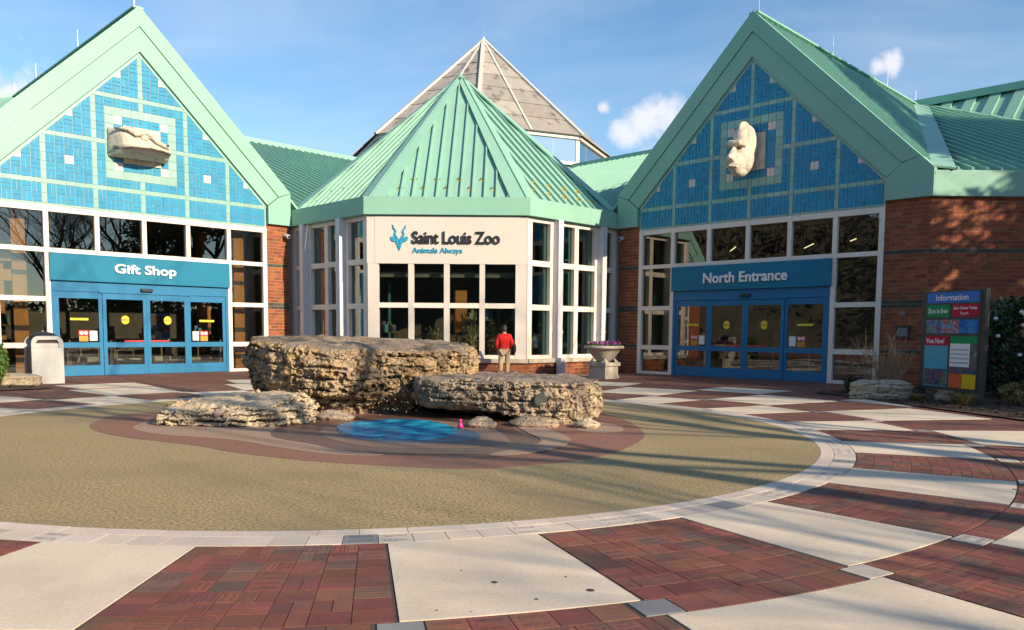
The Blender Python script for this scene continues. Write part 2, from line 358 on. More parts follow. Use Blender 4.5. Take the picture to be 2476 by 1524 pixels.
# ------------------------------------------------------------------ helpers
def link(o, parent=None):
    COL.objects.link(o)
    if parent is not None: o.parent = parent
    return o
def tag(o, label=None, cat=None, group=None, kind=None):
    if label: o['label'] = label
    if cat: o['category'] = cat
    if group: o['group'] = group
    if kind: o['kind'] = kind
    return o
def empty(name, loc=(0, 0, 0), rz=0, label=None, cat=None, group=None):
    o = bpy.data.objects.new(name, None); o.empty_display_size = .3
    link(o); o.location = loc; o.rotation_euler = (0, 0, rz)
    return tag(o, label, cat, group)
class MB:
    def __init__(s): s.v = []; s.f = []; s.uv = []
    def add(s, vs, fs):
        b = len(s.v); s.v += [tuple(v) for v in vs]; s.f += [tuple(b + i for i in f) for f in fs]; return s
    def box(s, x0, x1, y0, y1, z0, z1):
        return s.add([(x0, y0, z0), (x1, y0, z0), (x1, y1, z0), (x0, y1, z0), (x0, y0, z1), (x1, y0, z1), (x1, y1, z1), (x0, y1, z1)],
                     [(0, 3, 2, 1), (4, 5, 6, 7), (0, 1, 5, 4), (1, 2, 6, 5), (2, 3, 7, 6), (3, 0, 4, 7)])
    def cbox(s, x0, x1, y0, y1, z0, z1, c):      # chamfered towards -y (front)
        return s.add([(x0, y1, z0), (x1, y1, z0), (x1, y1, z1), (x0, y1, z1), (x0, y0 + c, z0), (x1, y0 + c, z0), (x1, y0 + c, z1), (x0, y0 + c, z1),
                      (x0 + c, y0, z0 + c), (x1 - c, y0, z0 + c), (x1 - c, y0, z1 - c), (x0 + c, y0, z1 - c)],
                     [(0, 3, 2, 1), (0, 1, 5, 4), (1, 2, 6, 5), (2, 3, 7, 6), (3, 0, 4, 7), (4, 5, 9, 8), (5, 6, 10, 9), (6, 7, 11, 10), (7, 4, 8, 11), (8, 9, 10, 11)])
    def prism(s, pts, y0, y1):                   # polygon in x,z extruded along y; pts counter-clockwise seen from -y
        n = len(pts)
        vs = [(x, y0, z) for x, z in pts] + [(x, y1, z) for x, z in pts]
        return s.add(vs, [tuple(range(n)), tuple(range(2 * n - 1, n - 1, -1))] + [(i, n + i, n + (i + 1) % n, (i + 1) % n) for i in range(n)])
    def slab(s, pts, z0, z1):                    # polygon in x,y (ccw from above) extruded along z
        n = len(pts)
        vs = [(x, y, z1) for x, y in pts] + [(x, y, z0) for x, y in pts]
        return s.add(vs, [tuple(range(n)), tuple(range(2 * n - 1, n - 1, -1))] + [((i + 1) % n, i, n + i, n + (i + 1) % n) for i in range(n)])
    def beam(s, p0, p1, w, h, up):               # bar from p0 to p1, width w, rising h along up
        p0, p1, up = Vector(p0), Vector(p1), Vector(up).normalized()
        side = (p1 - p0).cross(up).normalized() * (w / 2)
        u = up * h
        vs = [p0 - side, p0 + side, p0 + side + u, p0 - side + u, p1 - side, p1 + side, p1 + side + u, p1 - side + u]
        return s.add(vs, [(0, 1, 2, 3), (7, 6, 5, 4), (0, 4, 5, 1), (1, 5, 6, 2), (2, 6, 7, 3), (3, 7, 4, 0)])
    def tube(s, pts, rad, n=8, cap=True):
        rings = []
        for i, p in enumerate(pts):
            p = Vector(p)
            d = (Vector(pts[min(i + 1, len(pts) - 1)]) - Vector(pts[max(i - 1, 0)])).normalized()
            a = d.orthogonal().normalized() if abs(d.z) > .95 else d.cross(Vector((0, 0, 1))).normalized()
            b = d.cross(a)
            r = rad[i] if isinstance(rad, (list, tuple)) else rad
            rings.append([p + (a * math.cos(t) + b * math.sin(t)) * r for t in (2 * math.pi * k / n for k in range(n))])
        vs = [v for r in rings for v in r]
        fs = [(i * n + k, i * n + (k + 1) % n, (i + 1) * n + (k + 1) % n, (i + 1) * n + k) for i in range(len(pts) - 1) for k in range(n)]
        if cap: fs += [tuple(range(n - 1, -1, -1)), tuple((len(pts) - 1) * n + k for k in range(n))]
        return s.add(vs, fs)
    def lathe(s, prof, c=(0, 0), n=24):           # prof: (r,z) bottom to top
        vs = [(c[0] + r * math.cos(2 * math.pi * k / n), c[1] + r * math.sin(2 * math.pi * k / n), z) for r, z in prof for k in range(n)]
        m = len(prof)
        fs = [(i * n + k, i * n + (k + 1) % n, (i + 1) * n + (k + 1) % n, (i + 1) * n + k) for i in range(m - 1) for k in range(n)]
        fs += [tuple(range(n - 1, -1, -1)), tuple((m - 1) * n + k for k in range(n))]
        return s.add(vs, fs)
    def mesh(s, name, m, smooth=False):
        me = bpy.data.meshes.new(name); me.from_pydata(s.v, [], s.f)
        if s.uv:
            l = me.uv_layers.new(name='UVMap')
            for i, uv in enumerate(s.uv): l.data[i].uv = uv
        ms = m if isinstance(m, (list, tuple)) else [m]
        for k in ms: me.materials.append(MATS[k])
        if smooth: me.polygons.foreach_set('use_smooth', [True] * len(me.polygons))
        me.update(); return me
    def build(s, name, m, parent=None, smooth=False):
        return link(bpy.data.objects.new(name, s.mesh(name, m, smooth)), parent)
def box(name, m, parent, *a): return MB().box(*a).build(name, m, parent)
def clip(poly, fn):                               # keep where fn(p) >= 0
    o = []
    for i, p in enumerate(poly):
        q = poly[(i + 1) % len(poly)]; a, b = fn(p), fn(q)
        if a >= 0: o.append(p)
        if (a >= 0) != (b >= 0):
            t = a / (a - b); o.append(tuple(p[k] + (q[k] - p[k]) * t for k in range(len(p))))
    return o
def text_mesh(name, txt, m, w=None, h=None, depth=.02, bold=.0, parent=None, shear=0, align='CENTER', spacing=1.0):
    cu = bpy.data.curves.new(name, 'FONT'); cu.body = txt; cu.align_x = align; cu.extrude = .5; cu.offset = bold; cu.resolution_u = 3
    cu.space_character = spacing
    to = bpy.data.objects.new(name, cu); COL.objects.link(to)
    dg = bpy.context.evaluated_depsgraph_get()
    me = bpy.data.meshes.new_from_object(to.evaluated_get(dg))
    bpy.data.objects.remove(to); bpy.data.curves.remove(cu)
    xs = [v.co.x for v in me.vertices]; ys = [v.co.y for v in me.vertices]
    sx = w / (max(xs) - min(xs)); sy = h / (max(ys) - min(ys)) if h else sx
    cx, cy = (max(xs) + min(xs)) / 2, (max(ys) + min(ys)) / 2
    for v in me.vertices:                         # stands in x,z, front towards -y
        x, y, z = (v.co.x - cx) * sx, (v.co.y - cy) * sy, v.co.z
        v.co = (x, -z * 2 * depth * .5, y)
    me.materials.clear(); me.materials.append(MATS[m]); me.name = name
    return link(bpy.data.objects.new(name, me), parent)
SHARED = {}
def shared(key, fn):
    if key not in SHARED: SHARED[key] = fn()
    return SHARED[key]
def pieces(parent, items, name, limit=300, rest='small_pieces', cam_loc=Vector((2.27, 0, 1.55)), world=None):
    """items: (MB, material). The `limit` nearest the viewer become objects, the rest one joined part."""
    if world is not None:
        items = sorted(items, key=lambda it: (world @ Vector(it[0].v[0]) - cam_loc).length)
    for mb, m in items[:limit]:
        c = [sum(v[k] for v in mb.v) / len(mb.v) for k in range(3)]
        key = (m, tuple(tuple(round(v[k] - c[k], 3) for k in range(3)) for v in mb.v)) if not mb.uv else None
        def mk(mb=mb, m=m, c=c):
            q = MB(); q.v = [tuple(v[k] - c[k] for k in range(3)) for v in mb.v]; q.f = mb.f; q.uv = mb.uv
            return q.mesh(name, m)
        me = shared(key, mk) if key else mk()
        o = link(bpy.data.objects.new(name, me), parent); o.location = c
    by = {}
    for mb, m in items[limit:]:
        j = by.setdefault(m, MB()); j.add(mb.v, mb.f); j.uv += mb.uv
    for m, j in by.items():
        tag(j.build(rest, m, parent), kind='stuff')
def roof_plane(parent, name, poly, down, m='mint_roof', spacing=.42, w=.05, h=.085, thick=.08, seams=True, margin=.05, phase=.5):
    P = [Vector(p) for p in poly]
    n = (P[1] - P[0]).cross(P[2] - P[0]).normalized()
    if n.z < 0: P.reverse(); n = -n
    b = Vector(down); b = (b - n * b.dot(n)).normalized(); a = n.cross(b).normalized()
    k = len(P); mb = MB()
    mb.add(P + [p - n * thick for p in P], [tuple(range(k)), tuple(range(2 * k - 1, k - 1, -1))] + [((i + 1) % k, i, k + i, k + (i + 1) % k) for i in range(k)])
    o = mb.build(name, m, parent)
    if not seams: return o
    A = [p.dot(a) for p in P]; B = [p.dot(b) for p in P]
    t = min(A) + spacing * phase
    nd = n * P[0].dot(n)
    while t < max(A):
        hit = []
        for i in range(k):
            j = (i + 1) % k
            if (A[i] - t) * (A[j] - t) < 0:
                s = (t - A[i]) / (A[j] - A[i]); hit.append(B[i] + (B[j] - B[i]) * s)
        if len(hit) >= 2 and max(hit) - min(hit) > margin * 2 + .1:
            p0 = a * t + b * (min(hit) + margin) + nd; p1 = a * t + b * (max(hit) - margin) + nd
            MB().beam(p0 - n * .004, p1 - n * .004, w, h, n).build('seam', m, o)
        t += spacing
    return o
def strip(parent, name, p0, p1, w, m, up, thick=.06, lift=.09):   # flat cap along a ridge, hip or valley
    up = Vector(up).normalized()
    return MB().beam(Vector(p0) + up * lift, Vector(p1) + up * lift, w, thick, up).build(name, m, parent)
def rod(parent, p, hgt, r=.018):
    p = Vector(p); return MB().tube([p, p + Vector((0, 0, hgt * .6)), p + Vector((0, 0, hgt))], [r, r * .8, r * .4], 6).build('lightning_rod', 'steel', parent)

# brick wall in a plane: local x right, y into the wall, z up
def brick_wall(parent, frame, x0, x1, z0, z1, limit, bands=(), course=.122, blen=.305, name='brick_wall', cut=None):
    """frame: Matrix taking wall-local to the thing's local space."""
    back = MB().box(x0, x1, .012, .22, z0, z1)
    back.v = [tuple(frame @ Vector(v)) for v in back.v]
    w = back.build(name, 'mortar', parent)
    items = []
    rows = int(round((z1 - z0) / course)); ch = (z1 - z0) / rows
    for r in range(rows):
        za, zb = z0 + r * ch + .009, z0 + (r + 1) * ch - .009
        zc = (za + zb) / 2
        band = any(abs(zc - b) < ch * .6 for b in bands)
        x = x0 - (blen / 2 if r % 2 else 0)
        while x < x1 - .02:
            a, b = max(x, x0) + .008, min(x + blen, x1) - .008
            if b - a > .03:
                j = random.uniform(-.003, .003)
                mb = MB().box(a, b, j, .03, za, zb)
                mb.v = [tuple(frame @ Vector(v)) for v in mb.v]
                items.append((mb, 'brick_band' if band else 'brick'))
            x += blen
    pieces(w, items, 'brick', limit, 'far_bricks', world=parent.matrix_world)
    return w
# ------------------------------------------------------------------ ground and plaza
CY = 12.82                                         # centre of the round fountain plaza
def P_(r, th): return (r * math.sin(R(th)), CY - r * math.cos(R(th)))
def arc_quad(r0, r1, t0, t1, n=4):
    return [P_(r1, t0 + (t1 - t0) * k / n) for k in range(n + 1)] + [P_(r0, t1 - (t1 - t0) * k / n) for k in range(n + 1)]
g = MB().slab([(-400, -400), (400, -400), (400, 400), (-400, 400)], -.30, -.05).build('ground', 'ground_far'); tag(g, kind='structure')
apron = MB().slab([(-34, -22), (34, -22), (34, 40), (-34, 40)], -.049, -.004).build('plaza', 'paver_joint'); tag(apron, kind='structure')

# far brick paving: procedural bricks beyond the ones built singly
bm2 = bpy.data.materials.new('paving_far'); MATS['paving_far'] = bm2
nt, N, L, P = nodes_of(bm2)
g_ = N.new('ShaderNodeNewGeometry')
bt = N.new('ShaderNodeTexBrick'); bt.inputs['Scale'].default_value = 1.0
bt.inputs['Color1'].default_value = (.235, .078, .05, 1); bt.inputs['Color2'].default_value = (.13, .058, .042, 1); bt.inputs['Mortar'].default_value = (.07, .045, .035, 1)
bt.inputs['Brick Width'].default_value = .2; bt.inputs['Row Height'].default_value = .1; bt.inputs['Mortar Size'].default_value = .004
mpn = N.new('ShaderNodeMapping'); mpn.inputs['Rotation'].default_value = (0, 0, .6)
L.new(g_.outputs['Position'], mpn.inputs[0]); L.new(mpn.outputs[0], bt.inputs['Vector'])
nn = N.new('ShaderNodeTexNoise'); nn.inputs['Scale'].default_value = .9; nn.inputs['Detail'].default_value = 5; L.new(g_.outputs['Position'], nn.inputs['Vector'])
mx = N.new('ShaderNodeMixRGB'); mx.blend_type = 'MULTIPLY'; mx.inputs[0].default_value = .55
rr = N.new('ShaderNodeMapRange'); rr.inputs['From Min'].default_value = .3; rr.inputs['From Max'].default_value = .7; rr.inputs['To Min'].default_value = .55; rr.inputs['To Max'].default_value = 1.25
L.new(nn.outputs['Fac'], rr.inputs[0]); L.new(bt.outputs[0], mx.inputs[1]); L.new(rr.outputs[0], mx.inputs[2]); L.new(mx.outputs[0], P.inputs['Base Color']); P.inputs['Roughness'].default_value = .8

near_items, ring_items = [], []
def uvbox(poly, z0, z1, m, flip=False):
    mb = MB().slab(poly, z0, z1); n = len(poly)
    uv4 = [(0, 0), (1, 0), (1, 1), (0, 1)]
    if flip: uv4 = [(0, 1), (0, 0), (1, 0), (1, 1)]
    for i, f in enumerate(mb.f):
        for j in range(len(f)):
            mb.uv.append(uv4[j % 4] if (i == 0 and n == 4) else (0, 0))
    return (mb, m)
def q4(r0, r1, t0, t1):
    return [P_(r1, t0), P_(r1, t1), P_(r0, t1), P_(r0, t0)]
def pave_cell(r0, r1, t0, t1, mod=.205, mats=('paver', 'paver_plain')):
    nr = max(1, round((r1 - r0) / mod)); rm = (r0 + r1) / 2
    na = max(1, round(R(t1 - t0) * rm / mod))
    dr, dt = (r1 - r0) / nr, (t1 - t0) / na
    j = .0028; jt = math.degrees(j / rm)
    for i in range(nr):
        for k in range(na):
            a, b, c, d = r0 + i * dr, r0 + (i + 1) * dr, t0 + k * dt, t0 + (k + 1) * dt
            kind = random.random()
            z = .001 + random.uniform(-.0012, .0012)
            m = random.choice(('paver', 'paver', 'paver', 'paver_plain', 'paver_plain', 'paver_plain', 'paver_dark'))
            if kind < .30 or mod > .22:
                near_items.append(uvbox(q4(a + j, b - j, c + jt, d - jt), -.03, z, m))
            elif kind < .66:
                h = (a + b) / 2
                near_items.append(uvbox(q4(a + j, h - j, c + jt, d - jt), -.03, z, m))
                near_items.append(uvbox(q4(h + j, b - j, c + jt, d - jt), -.03, z + .001, m))
            else:
                h = (c + d) / 2
                near_items.append(uvbox(q4(a + j, b - j, c + jt, h - jt), -.03, z, m, True))
                near_items.append(uvbox(q4(a + j, b - j, h + jt, d - jt), -.03, z + .001, m, True))
far_cells = MB()
def far_cell(r0, r1, t0, t1, n=6): far_cells.slab(arc_quad(r0, r1, t0, t1, n), -.03, .0005)
slabs = []
for k in range(-9, 9):
    a = 20 * k
    b0, b1 = a + .25, a + 10.85                    # brick
    c0, c1 = a + 11.0, a + 20.1                    # concrete
    near = -25 < a + 5 < 92
    (pave_cell if near else far_cell)(7.185, 8.80, b0, b1)
    slabs.append((7.185, 8.80, c0, c1))
    # second circle of cells, swapped
    near2 = 12 < a + 15 < 78
    (pave_cell if near2 else far_cell)(9.07, 11.35, c0, c1)
    slabs.append((9.07, 11.35, b0, b1))
    # narrow course between, with a stone plaque at every spoke
    for s, (t0, t1) in enumerate(((b0, b1), (c0, c1))):
        if -25 < t0 < 78: pave_cell(8.815, 9.055, t0 + .85, t1 - .85, mod=.24)
        else: far_cell(8.815, 9.055, t0 + .85, t1 - .85)
        ring_items.append(uvbox(q4(8.825, 9.05, t0 - .78, t0 + .78), -.03, .003, 'slate' if random.random() < .5 else 'ring_stone_marked'))
    far_cell(11.365, 11.60, a + .1, a + 20, 8)
for r0, r1, t0, t1 in slabs:
    o = MB().slab(arc_quad(r0, r1, t0, t1, 6), -.04, .003).build('concrete_slab', 'concrete', apron)
far_cells.build('far_paving', 'paving_far', apron)['kind'] = 'stuff'
# outer paving up to the buildings
outer = MB()
nseg = 48
for k in range(nseg):
    outer.slab(arc_quad(11.61, 30, 360 * k / nseg, 360 * (k + 1) / nseg, 1), -.03, .0)
outer.build('outer_paving', 'paving_far', apron)
for (t0, t1) in ((112, 121), (132, 141), (152, 161), (-120, -111), (-140, -131), (-160, -151), (172, 181)):
    MB().slab(arc_quad(11.62, 13.3, t0, t1, 6), -.02, .004).build('concrete_slab', 'concrete', apron)
# ring of stone pavers round the fountain court: plain inner row, engraved outer row
t = 0
while t < 359:
    w = random.choice((2.6, 3.1, 3.6))
    ring_items.append(uvbox(q4(6.755, 6.915, t + .02, min(t + w, 360) - .02), -.04, .004 + random.uniform(-.001, .001), 'ring_stone')); t += w
nst = 172
for k in range(nst):
    t0 = 360 * k / nst
    m = 'slate' if (k % 13 == 4 or random.random() < .03) else ('ring_stone_marked' if random.random() < .45 else 'ring_stone')
    ring_items.append(uvbox(q4(6.922, 7.172, t0 + .025, t0 + 360 / nst - .025), -.04, .003 + random.uniform(-.001, .001), m))
mw = Matrix.Identity(4)
pieces(apron, near_items, 'brick_paver', 300, 'more_brick_pavers', world=mw)
pieces(apron, ring_items, 'ring_stone', 300, 'more_ring_stones', world=mw)

# rubber court
court = MB().slab([P_(6.75, 360 * k / 96) for k in range(96)][::1], -.04, .001).build('rubber_court', 'rubber_olive'); tag(court, kind='structure')
def smooth_poly(pts, it=2):
    for _ in range(it):
        q = []
        for i, p in enumerate(pts):
            n = pts[(i + 1) % len(pts)]
            q += [(p[0] * .75 + n[0] * .25, p[1] * .75 + n[1] * .25), (p[0] * .25 + n[0] * .75, p[1] * .25 + n[1] * .75)]
        pts = q
    return pts
def ccw(p):
    a = sum(p[i][0] * p[(i + 1) % len(p)][1] - p[(i + 1) % len(p)][0] * p[i][1] for i in range(len(p)))
    return p if a > 0 else p[::-1]
def patch(name, pts, z, m, parent=court):
    bm = bmesh.new()
    vs = [bm.verts.new((x, y, z)) for x, y in ccw(smooth_poly(pts))]
    f = bm.faces.new(vs); bmesh.ops.triangulate(bm, faces=[f])
    r = bmesh.ops.extrude_face_region(bm, geom=bm.faces[:])
    for v in r['geom']:
        if isinstance(v, bmesh.types.BMVert): v.co.z -= .0035
    me = bpy.data.meshes.new(name); bm.normal_update(); bmesh.ops.recalc_face_normals(bm, faces=bm.faces[:]); bm.to_mesh(me); bm.free(); me.materials.append(MATS[m])
    return link(bpy.data.objects.new(name, me), parent)
patch('maroon_rubber', [(-3.6, 15.6), (-4.37, 14.86), (-4.85, 14.3), (-4.76, 13.67), (-4.5, 12.7), (-3.9, 11.9), (-3.3, 11.4), (-2.52, 10.93), (-1.94, 10.63), (-1.28, 10.06), (-.63, 9.67), (.0, 9.35), (.77, 9.14), (1.43, 8.96), (1.94, 8.94), (2.46, 9.2), (3.0, 9.55), (3.54, 10.1), (3.95, 10.98), (4.25, 11.79), (4.35, 12.71), (4.3, 14.5), (3.6, 16.4), (1, 17.9), (-2, 17.6)], .005, 'rubber_maroon')
patch('tan_rubber', [(-3.3, 14.6), (-3.8, 13.6), (-3.75, 12.63), (-3.45, 12.14), (-2.99, 11.72), (-2.11, 11.39), (-1.55, 11.12), (-.88, 10.53), (-.2, 10.02), (.2, 9.86), (.75, 9.86), (.55, 10.04), (0, 10.28), (-.38, 10.8), (-.98, 11.28), (-1.31, 11.73), (-1.2, 12.6), (-1.3, 13.6)], .009, 'rubber_tan')
patch('brown_rubber', [(-1.5, 12.9), (-1.3, 11.69), (-.97, 11.24), (-.38, 10.78), (0, 10.28), (.61, 10.01), (1.34, 9.96), (2.04, 10.0), (2.38, 10.47), (2.64, 10.98), (2.7, 11.29), (2.59, 11.7), (2.3, 12.6), (2, 14.6), (-1, 14.6)], .0125, 'rubber_brown')
patch('tan_rubber', [(2.0, 9.80), (2.48, 10.02), (2.93, 10.6), (3.12, 11.23), (3.1, 11.8), (2.9, 12.5), (2.75, 13.2), (2.3, 13.2), (2.5, 12.2), (2.66, 11.6), (2.7, 11.25), (2.62, 10.95), (2.36, 10.47), (1.98, 10.02)], .016, 'rubber_tan')
patch('tan_rubber', [(3.35, 12.3), (3.85, 12.3), (4.1, 12.75), (4.0, 13.5), (3.6, 14), (3.2, 13.2)], .0092, 'rubber_tan')
patch('greytan_rubber', [(-.75, 12.6), (-.5, 11.55), (.0, 10.86), (.49, 10.5), (1.09, 10.43), (1.68, 10.54), (2.12, 10.77), (2.28, 11.15), (2.17, 11.8), (1.95, 12.8), (1.5, 13.7), (-.5, 13.7)], .0165, 'rubber_greytan')
patch('blue_rubber', [(-.5, 12.6), (-.3, 11.8), (.1, 11.22), (.5, 10.98), (1.04, 10.88), (1.55, 10.99), (1.8, 11.36), (1.84, 11.85), (1.6, 12.5), (.6, 13.3)], .0205, 'rubber_greyblue')
pool = patch('fountain_pool', [(-.58, 12.71), (-.44, 13.2), (-.2, 13.6), (.3, 13.9), (.8, 13.75), (1.2, 13.1), (1.48, 12.27), (1.38, 11.55), (.95, 11.15), (.37, 11.2), (-.1, 11.7)], .0245, 'pool_water', None)
tag(pool, kind='structure')
# ------------------------------------------------------------------ gabled wings
M_ = 1.49                                          # facade module, six across
ZT, ZAP = 5.35, 10.67                              # head of the windows, apex of the tile field
BANDS = (3.97, 2.45, 1.0)
def w2l(p):                                        # world to right-wing local
    dx, dy = p[0] - 10.19, p[1] - 27.49
    return ((dx - dy) * S2, (dx + dy) * S2, p[2])
def gable_wing(name, m, label, sign_text, sign_w, sign_h, sign_x):
    """m=+1 right wing, -1 left wing. Local x runs to the right along the wall, y into the building; inner side is x*m < 0."""
    T = empty(name, (10.19 * m, 27.49, 0), R(-45) * m, label, 'building')
    bpy.context.view_layer.update()
    H = 3 * M_
    # --- brick: inner pier, outer return, and the next facet round the corner
    def span(a, b): return (min(a * m, b * m), max(a * m, b * m))
    x0, x1 = span(-H, -5.42)
    I = Matrix.Identity(4)
    brick_wall(T, I, x0, x1, 0, 5.5, 300, BANDS, name='brick_pier')
    x0, x1 = span(H, 5.74)
    if m > 0: brick_wall(T, I, x0, x1, 0, 5.5, 160, BANDS, name='brick_return')
    else: box('brick_return', 'brick', T, x0, x1, 0, .22, 0, 5.5)
    fr = Matrix.Translation((5.74 * m, 0, 0)) @ Matrix.Rotation(R(45) * m, 4, 'Z')
    if m > 0: brick_wall(T, fr, 0, 6.1, 0, 5.5, 300, BANDS, name='corner_brick_wall')
    else:
        q = MB().box(-7, 0, 0, .22, 0, 5.5); q.v = [tuple(fr @ Vector(v)) for v in q.v]; q.build('corner_brick_wall', 'brick', T)
    # --- tile field
    back = MB().prism([(-H, ZT), (H, ZT), (H, ZT + .5 * M_ + .35), (0, ZAP + .5), (-H, ZT + .5 * M_ + .35)], -.002, .2).build('tile_gable', 'grout', T)
    sw = .072
    def seq(n, a, first_strip=True):
        out = []
        for k in range(n):
            z0 = a + k * M_
            out.append((z0 - sw, z0 + sw, 'S'))
            c = (M_ - 2 * sw) / 5
            out += [(z0 + sw + i * c, z0 + sw + (i + 1) * c, i) for i in range(5)]
        return out
    cols = seq(6, -H) + [(H - sw, H, 'S')]
    cols[0] = (-H, -H + sw, 'S')
    c2 = (.5 * M_ - 2 * sw) / 2
    rows = [(ZT, ZT + sw, 'S', -1), (ZT + sw, ZT + sw + c2, 0, 0), (ZT + sw + c2, ZT + .5 * M_ - sw, 1, 0)]
    rows += [(a, b, t, 1 + i // 6) for i, (a, b, t) in enumerate(seq(3, ZT + .5 * M_))]
    items = []
    zc = ZT + 1.5 * M_
    def tile(x0, x1, z0, z1, mt):
        g = .0075
        poly = [(x0 + g, z0 + g), (x1 - g, z0 + g), (x1 - g, z1 - g), (x0 + g, z1 - g)]
        for sgn in (-1, 1):
            poly = clip(poly, lambda p: ZAP - .13 - p[1] - sgn * p[0])
            if len(poly) < 3: return
        a = abs(sum(poly[i][0] * poly[(i + 1) % len(poly)][1] - poly[(i + 1) % len(poly)][0] * poly[i][1] for i in range(len(poly)))) / 2
        if a < .004: return
        j = random.uniform(-.002, .002)
        items.append((MB().prism(poly, -.022 + j, .0), mt))
    for ci, (x0, x1, ct) in enumerate(cols):
        for ri, (z0, z1, rt, rp) in enumerate(rows):
            xm, zm = (x0 + x1) / 2, (z0 + z1) / 2
            u, v = abs(xm) / M_, abs(zm - zc) / M_
            kind = 'B'
            if ct == 'S' or rt == 'S': kind = 'S'
            elif ct == 2 and rt == 2 and rp >= 1: kind = 'W'
            if u < .97 and v < .97:
                k = max(u, v)
                if k > .78: kind = 'S' if (ct == 'S' or rt == 'S') else 'B'
                elif k > .59: kind = 'S'
                elif u > .41 and v > .41: kind = 'W'
                else: kind = 'B'
            if kind == 'S':
                tile(x0, x1, z0, z1, 'tile_mint')
            elif kind == 'W':
                h = (x0 + x1) / 2
                if (ci + ri) % 2: tile(x0, h, z0, z1, 'tile_cream'); tile(h, x1, z0, z1, 'tile_cream')
                else: tile(x0, x1, z0, (z0 + z1) / 2, 'tile_cream'); tile(x0, x1, (z0 + z1) / 2, z1, 'tile_cream')
            elif (ci + ri) % 2:
                h = (x0 + x1) / 2; tile(x0, h, z0, z1, 'tile_blue'); tile(h, x1, z0, z1, 'tile_blue')
            else:
                h = (z0 + z1) / 2; tile(x0, x1, z0, h, 'tile_blue'); tile(x0, x1, h, z1, 'tile_blue')
    pieces(back, items, 'tile', 300, 'more_tiles', world=T.matrix_world)
    # mint border along the rakes
    for s in (-1, 1):
        MB().prism([(0, ZAP - .14), (s * (H), ZT + .5 * M_ - .06), (s * H, ZT + .5 * M_ + .08), (0, ZAP)][::s], -.03, -.001).build('rake_border', 'tile_mint', back)
    # --- rake fascias: outer board, inner board, and the boxed returns
    for s in (-1, 1):
        out_x = 5.42 if s * m < 0 else 5.82
        def pr(pts, y0, y1, nm):
            pts = [(x * s, z) for x, z in pts]
            return MB().prism(pts if s > 0 else pts[::-1], y0, y1).build(nm, 'mint_trim', T)
        f = pr([(0, 11.46), (4.85, 6.61), (5.28, 7.04), (0, 12.12 + .05)][:4] if False else [(0, 11.47), (4.93, 6.54), (5.42, 6.72 if out_x < 5.5 else 6.70), (0, 12.12)], -.16, .05, 'rake_fascia')
        pr([(0, ZAP), (H + .02, ZAP - H - .02), (4.92, 6.53), (0, 11.45)], -.115, .05, 'rake_soffit_board')
        # return box: below the mitre line
        pr([(H + .03, 5.50), (out_x, 5.50), (out_x, 12.12 - out_x + (0 if out_x > 5.5 else .0)), (5.43, 6.69) if out_x > 5.5 else (5.418, 6.70), (4.945, 6.52), (H + .03, ZAP - H - .05)], -.155, .30, 'fascia_return')
    # --- white window wall
    W_ = .072
    fy0, fy1 = -.035, .12
    zr = [(.0, .10), (.92, 1.08), (2.38, 2.53), (3.91, 4.05), (5.17, ZT - .003)]
    xs = [k * M_ for k in range(-3, 4)]
    for k, x in enumerate(xs):
        a, b = x - W_, x + W_
        if k == 0: a, b = x, x + .16
        if k == 6: a, b = x - .16, x
        z0 = 0 if k in (0, 1, 5, 6) else 3.907
        box('mullion', 'white_frame', T, a, b, fy0, fy1, z0, ZT - .003)
    for z0, z1 in zr:
        for k in range(6):
            if 1 <= k <= 4 and z1 < 3.9: continue
            a = xs[k] + (W_ if k else .16); b = xs[k + 1] - (W_ if k < 5 else .16)
            box('window_rail', 'white_frame', T, a, b, fy0 + .012, fy1 - .01, z0, z1)
    def pane(x0, x1, z0, z1, parent=T, y=.075):
        return MB().box(x0, x1, y, y + .012, z0, z1).build('pane', 'glass', parent)
    for k in range(6):
        a, b = xs[k] + .06, xs[k + 1] - .06
        pane(a, b, 4.04, 5.18)
        if k in (0, 5):
            pane(a, b, 2.52, 3.92); pane(a, b, 1.07, 2.39); pane(a, b, .09, .93)
    # --- sign board
    DX = 2 * M_ - W_
    sgn = box('sign_board', 'sign_blue', T, -DX - .03, DX + .03, -.13, .1, 3.05, 3.905)
    tx = text_mesh('lettering', sign_text, 'letter_white', sign_w, sign_h, .05, .023, sgn)
    tx.location = (sign_x, -.155, 3.46)
    # --- sliding door set
    df = MB()
    df.box(-DX, DX, -.03, .12, 2.72, 3.045).box(-DX, -DX + .10, -.035, .115, 0, 2.72).box(DX - .10, DX, -.035, .115, 0, 2.72)
    door = df.build('door_frame', 'door_blue', T)
    MB().box(-1.5, 1.5, -.055, -.03, 2.70, 2.76).build('sliding_track', 'door_blue', door)
    sens = MB().cbox(-.19, .19, -.14, -.03, 2.78, 2.88, .02).build('motion_sensor', 'dark_metal', door)
    pw = (2 * DX - .2) / 4
    for k in range(4):
        a = -DX + .10 + k * pw; b = a + pw
        fixed = k in (0, 3)
        y0 = .0 if fixed else -.03
        z1 = 2.715 if fixed else 2.685
        st = .115
        lf = MB().box(a + .004, a + st, y0, y0 + .06, .01, z1).box(b - st, b - .004, y0, y0 + .06, .01, z1)
        for z0_, z1_ in ((.01, .34), (.92, 1.085), (2.50, z1)): lf.box(a + st, b - st, y0 + .004, y0 + .055, z0_, z1_)
        leaf = lf.build('door_leaf', 'door_blue', T)
        pane(a + st - .01, b - st + .01, .33, .93, leaf, y0 + .026)
        pane(a + st - .01, b - st + .01, 1.08, 2.51, leaf, y0 + .026)
        cx = (a + b) / 2
        ys = y0 + .018
        def stick(nm, mt, x0_, x1_, z0_, z1_, d=0): return MB().box(x0_, x1_, ys - .004 - d, ys - d, z0_, z1_).build(nm, mt, leaf)
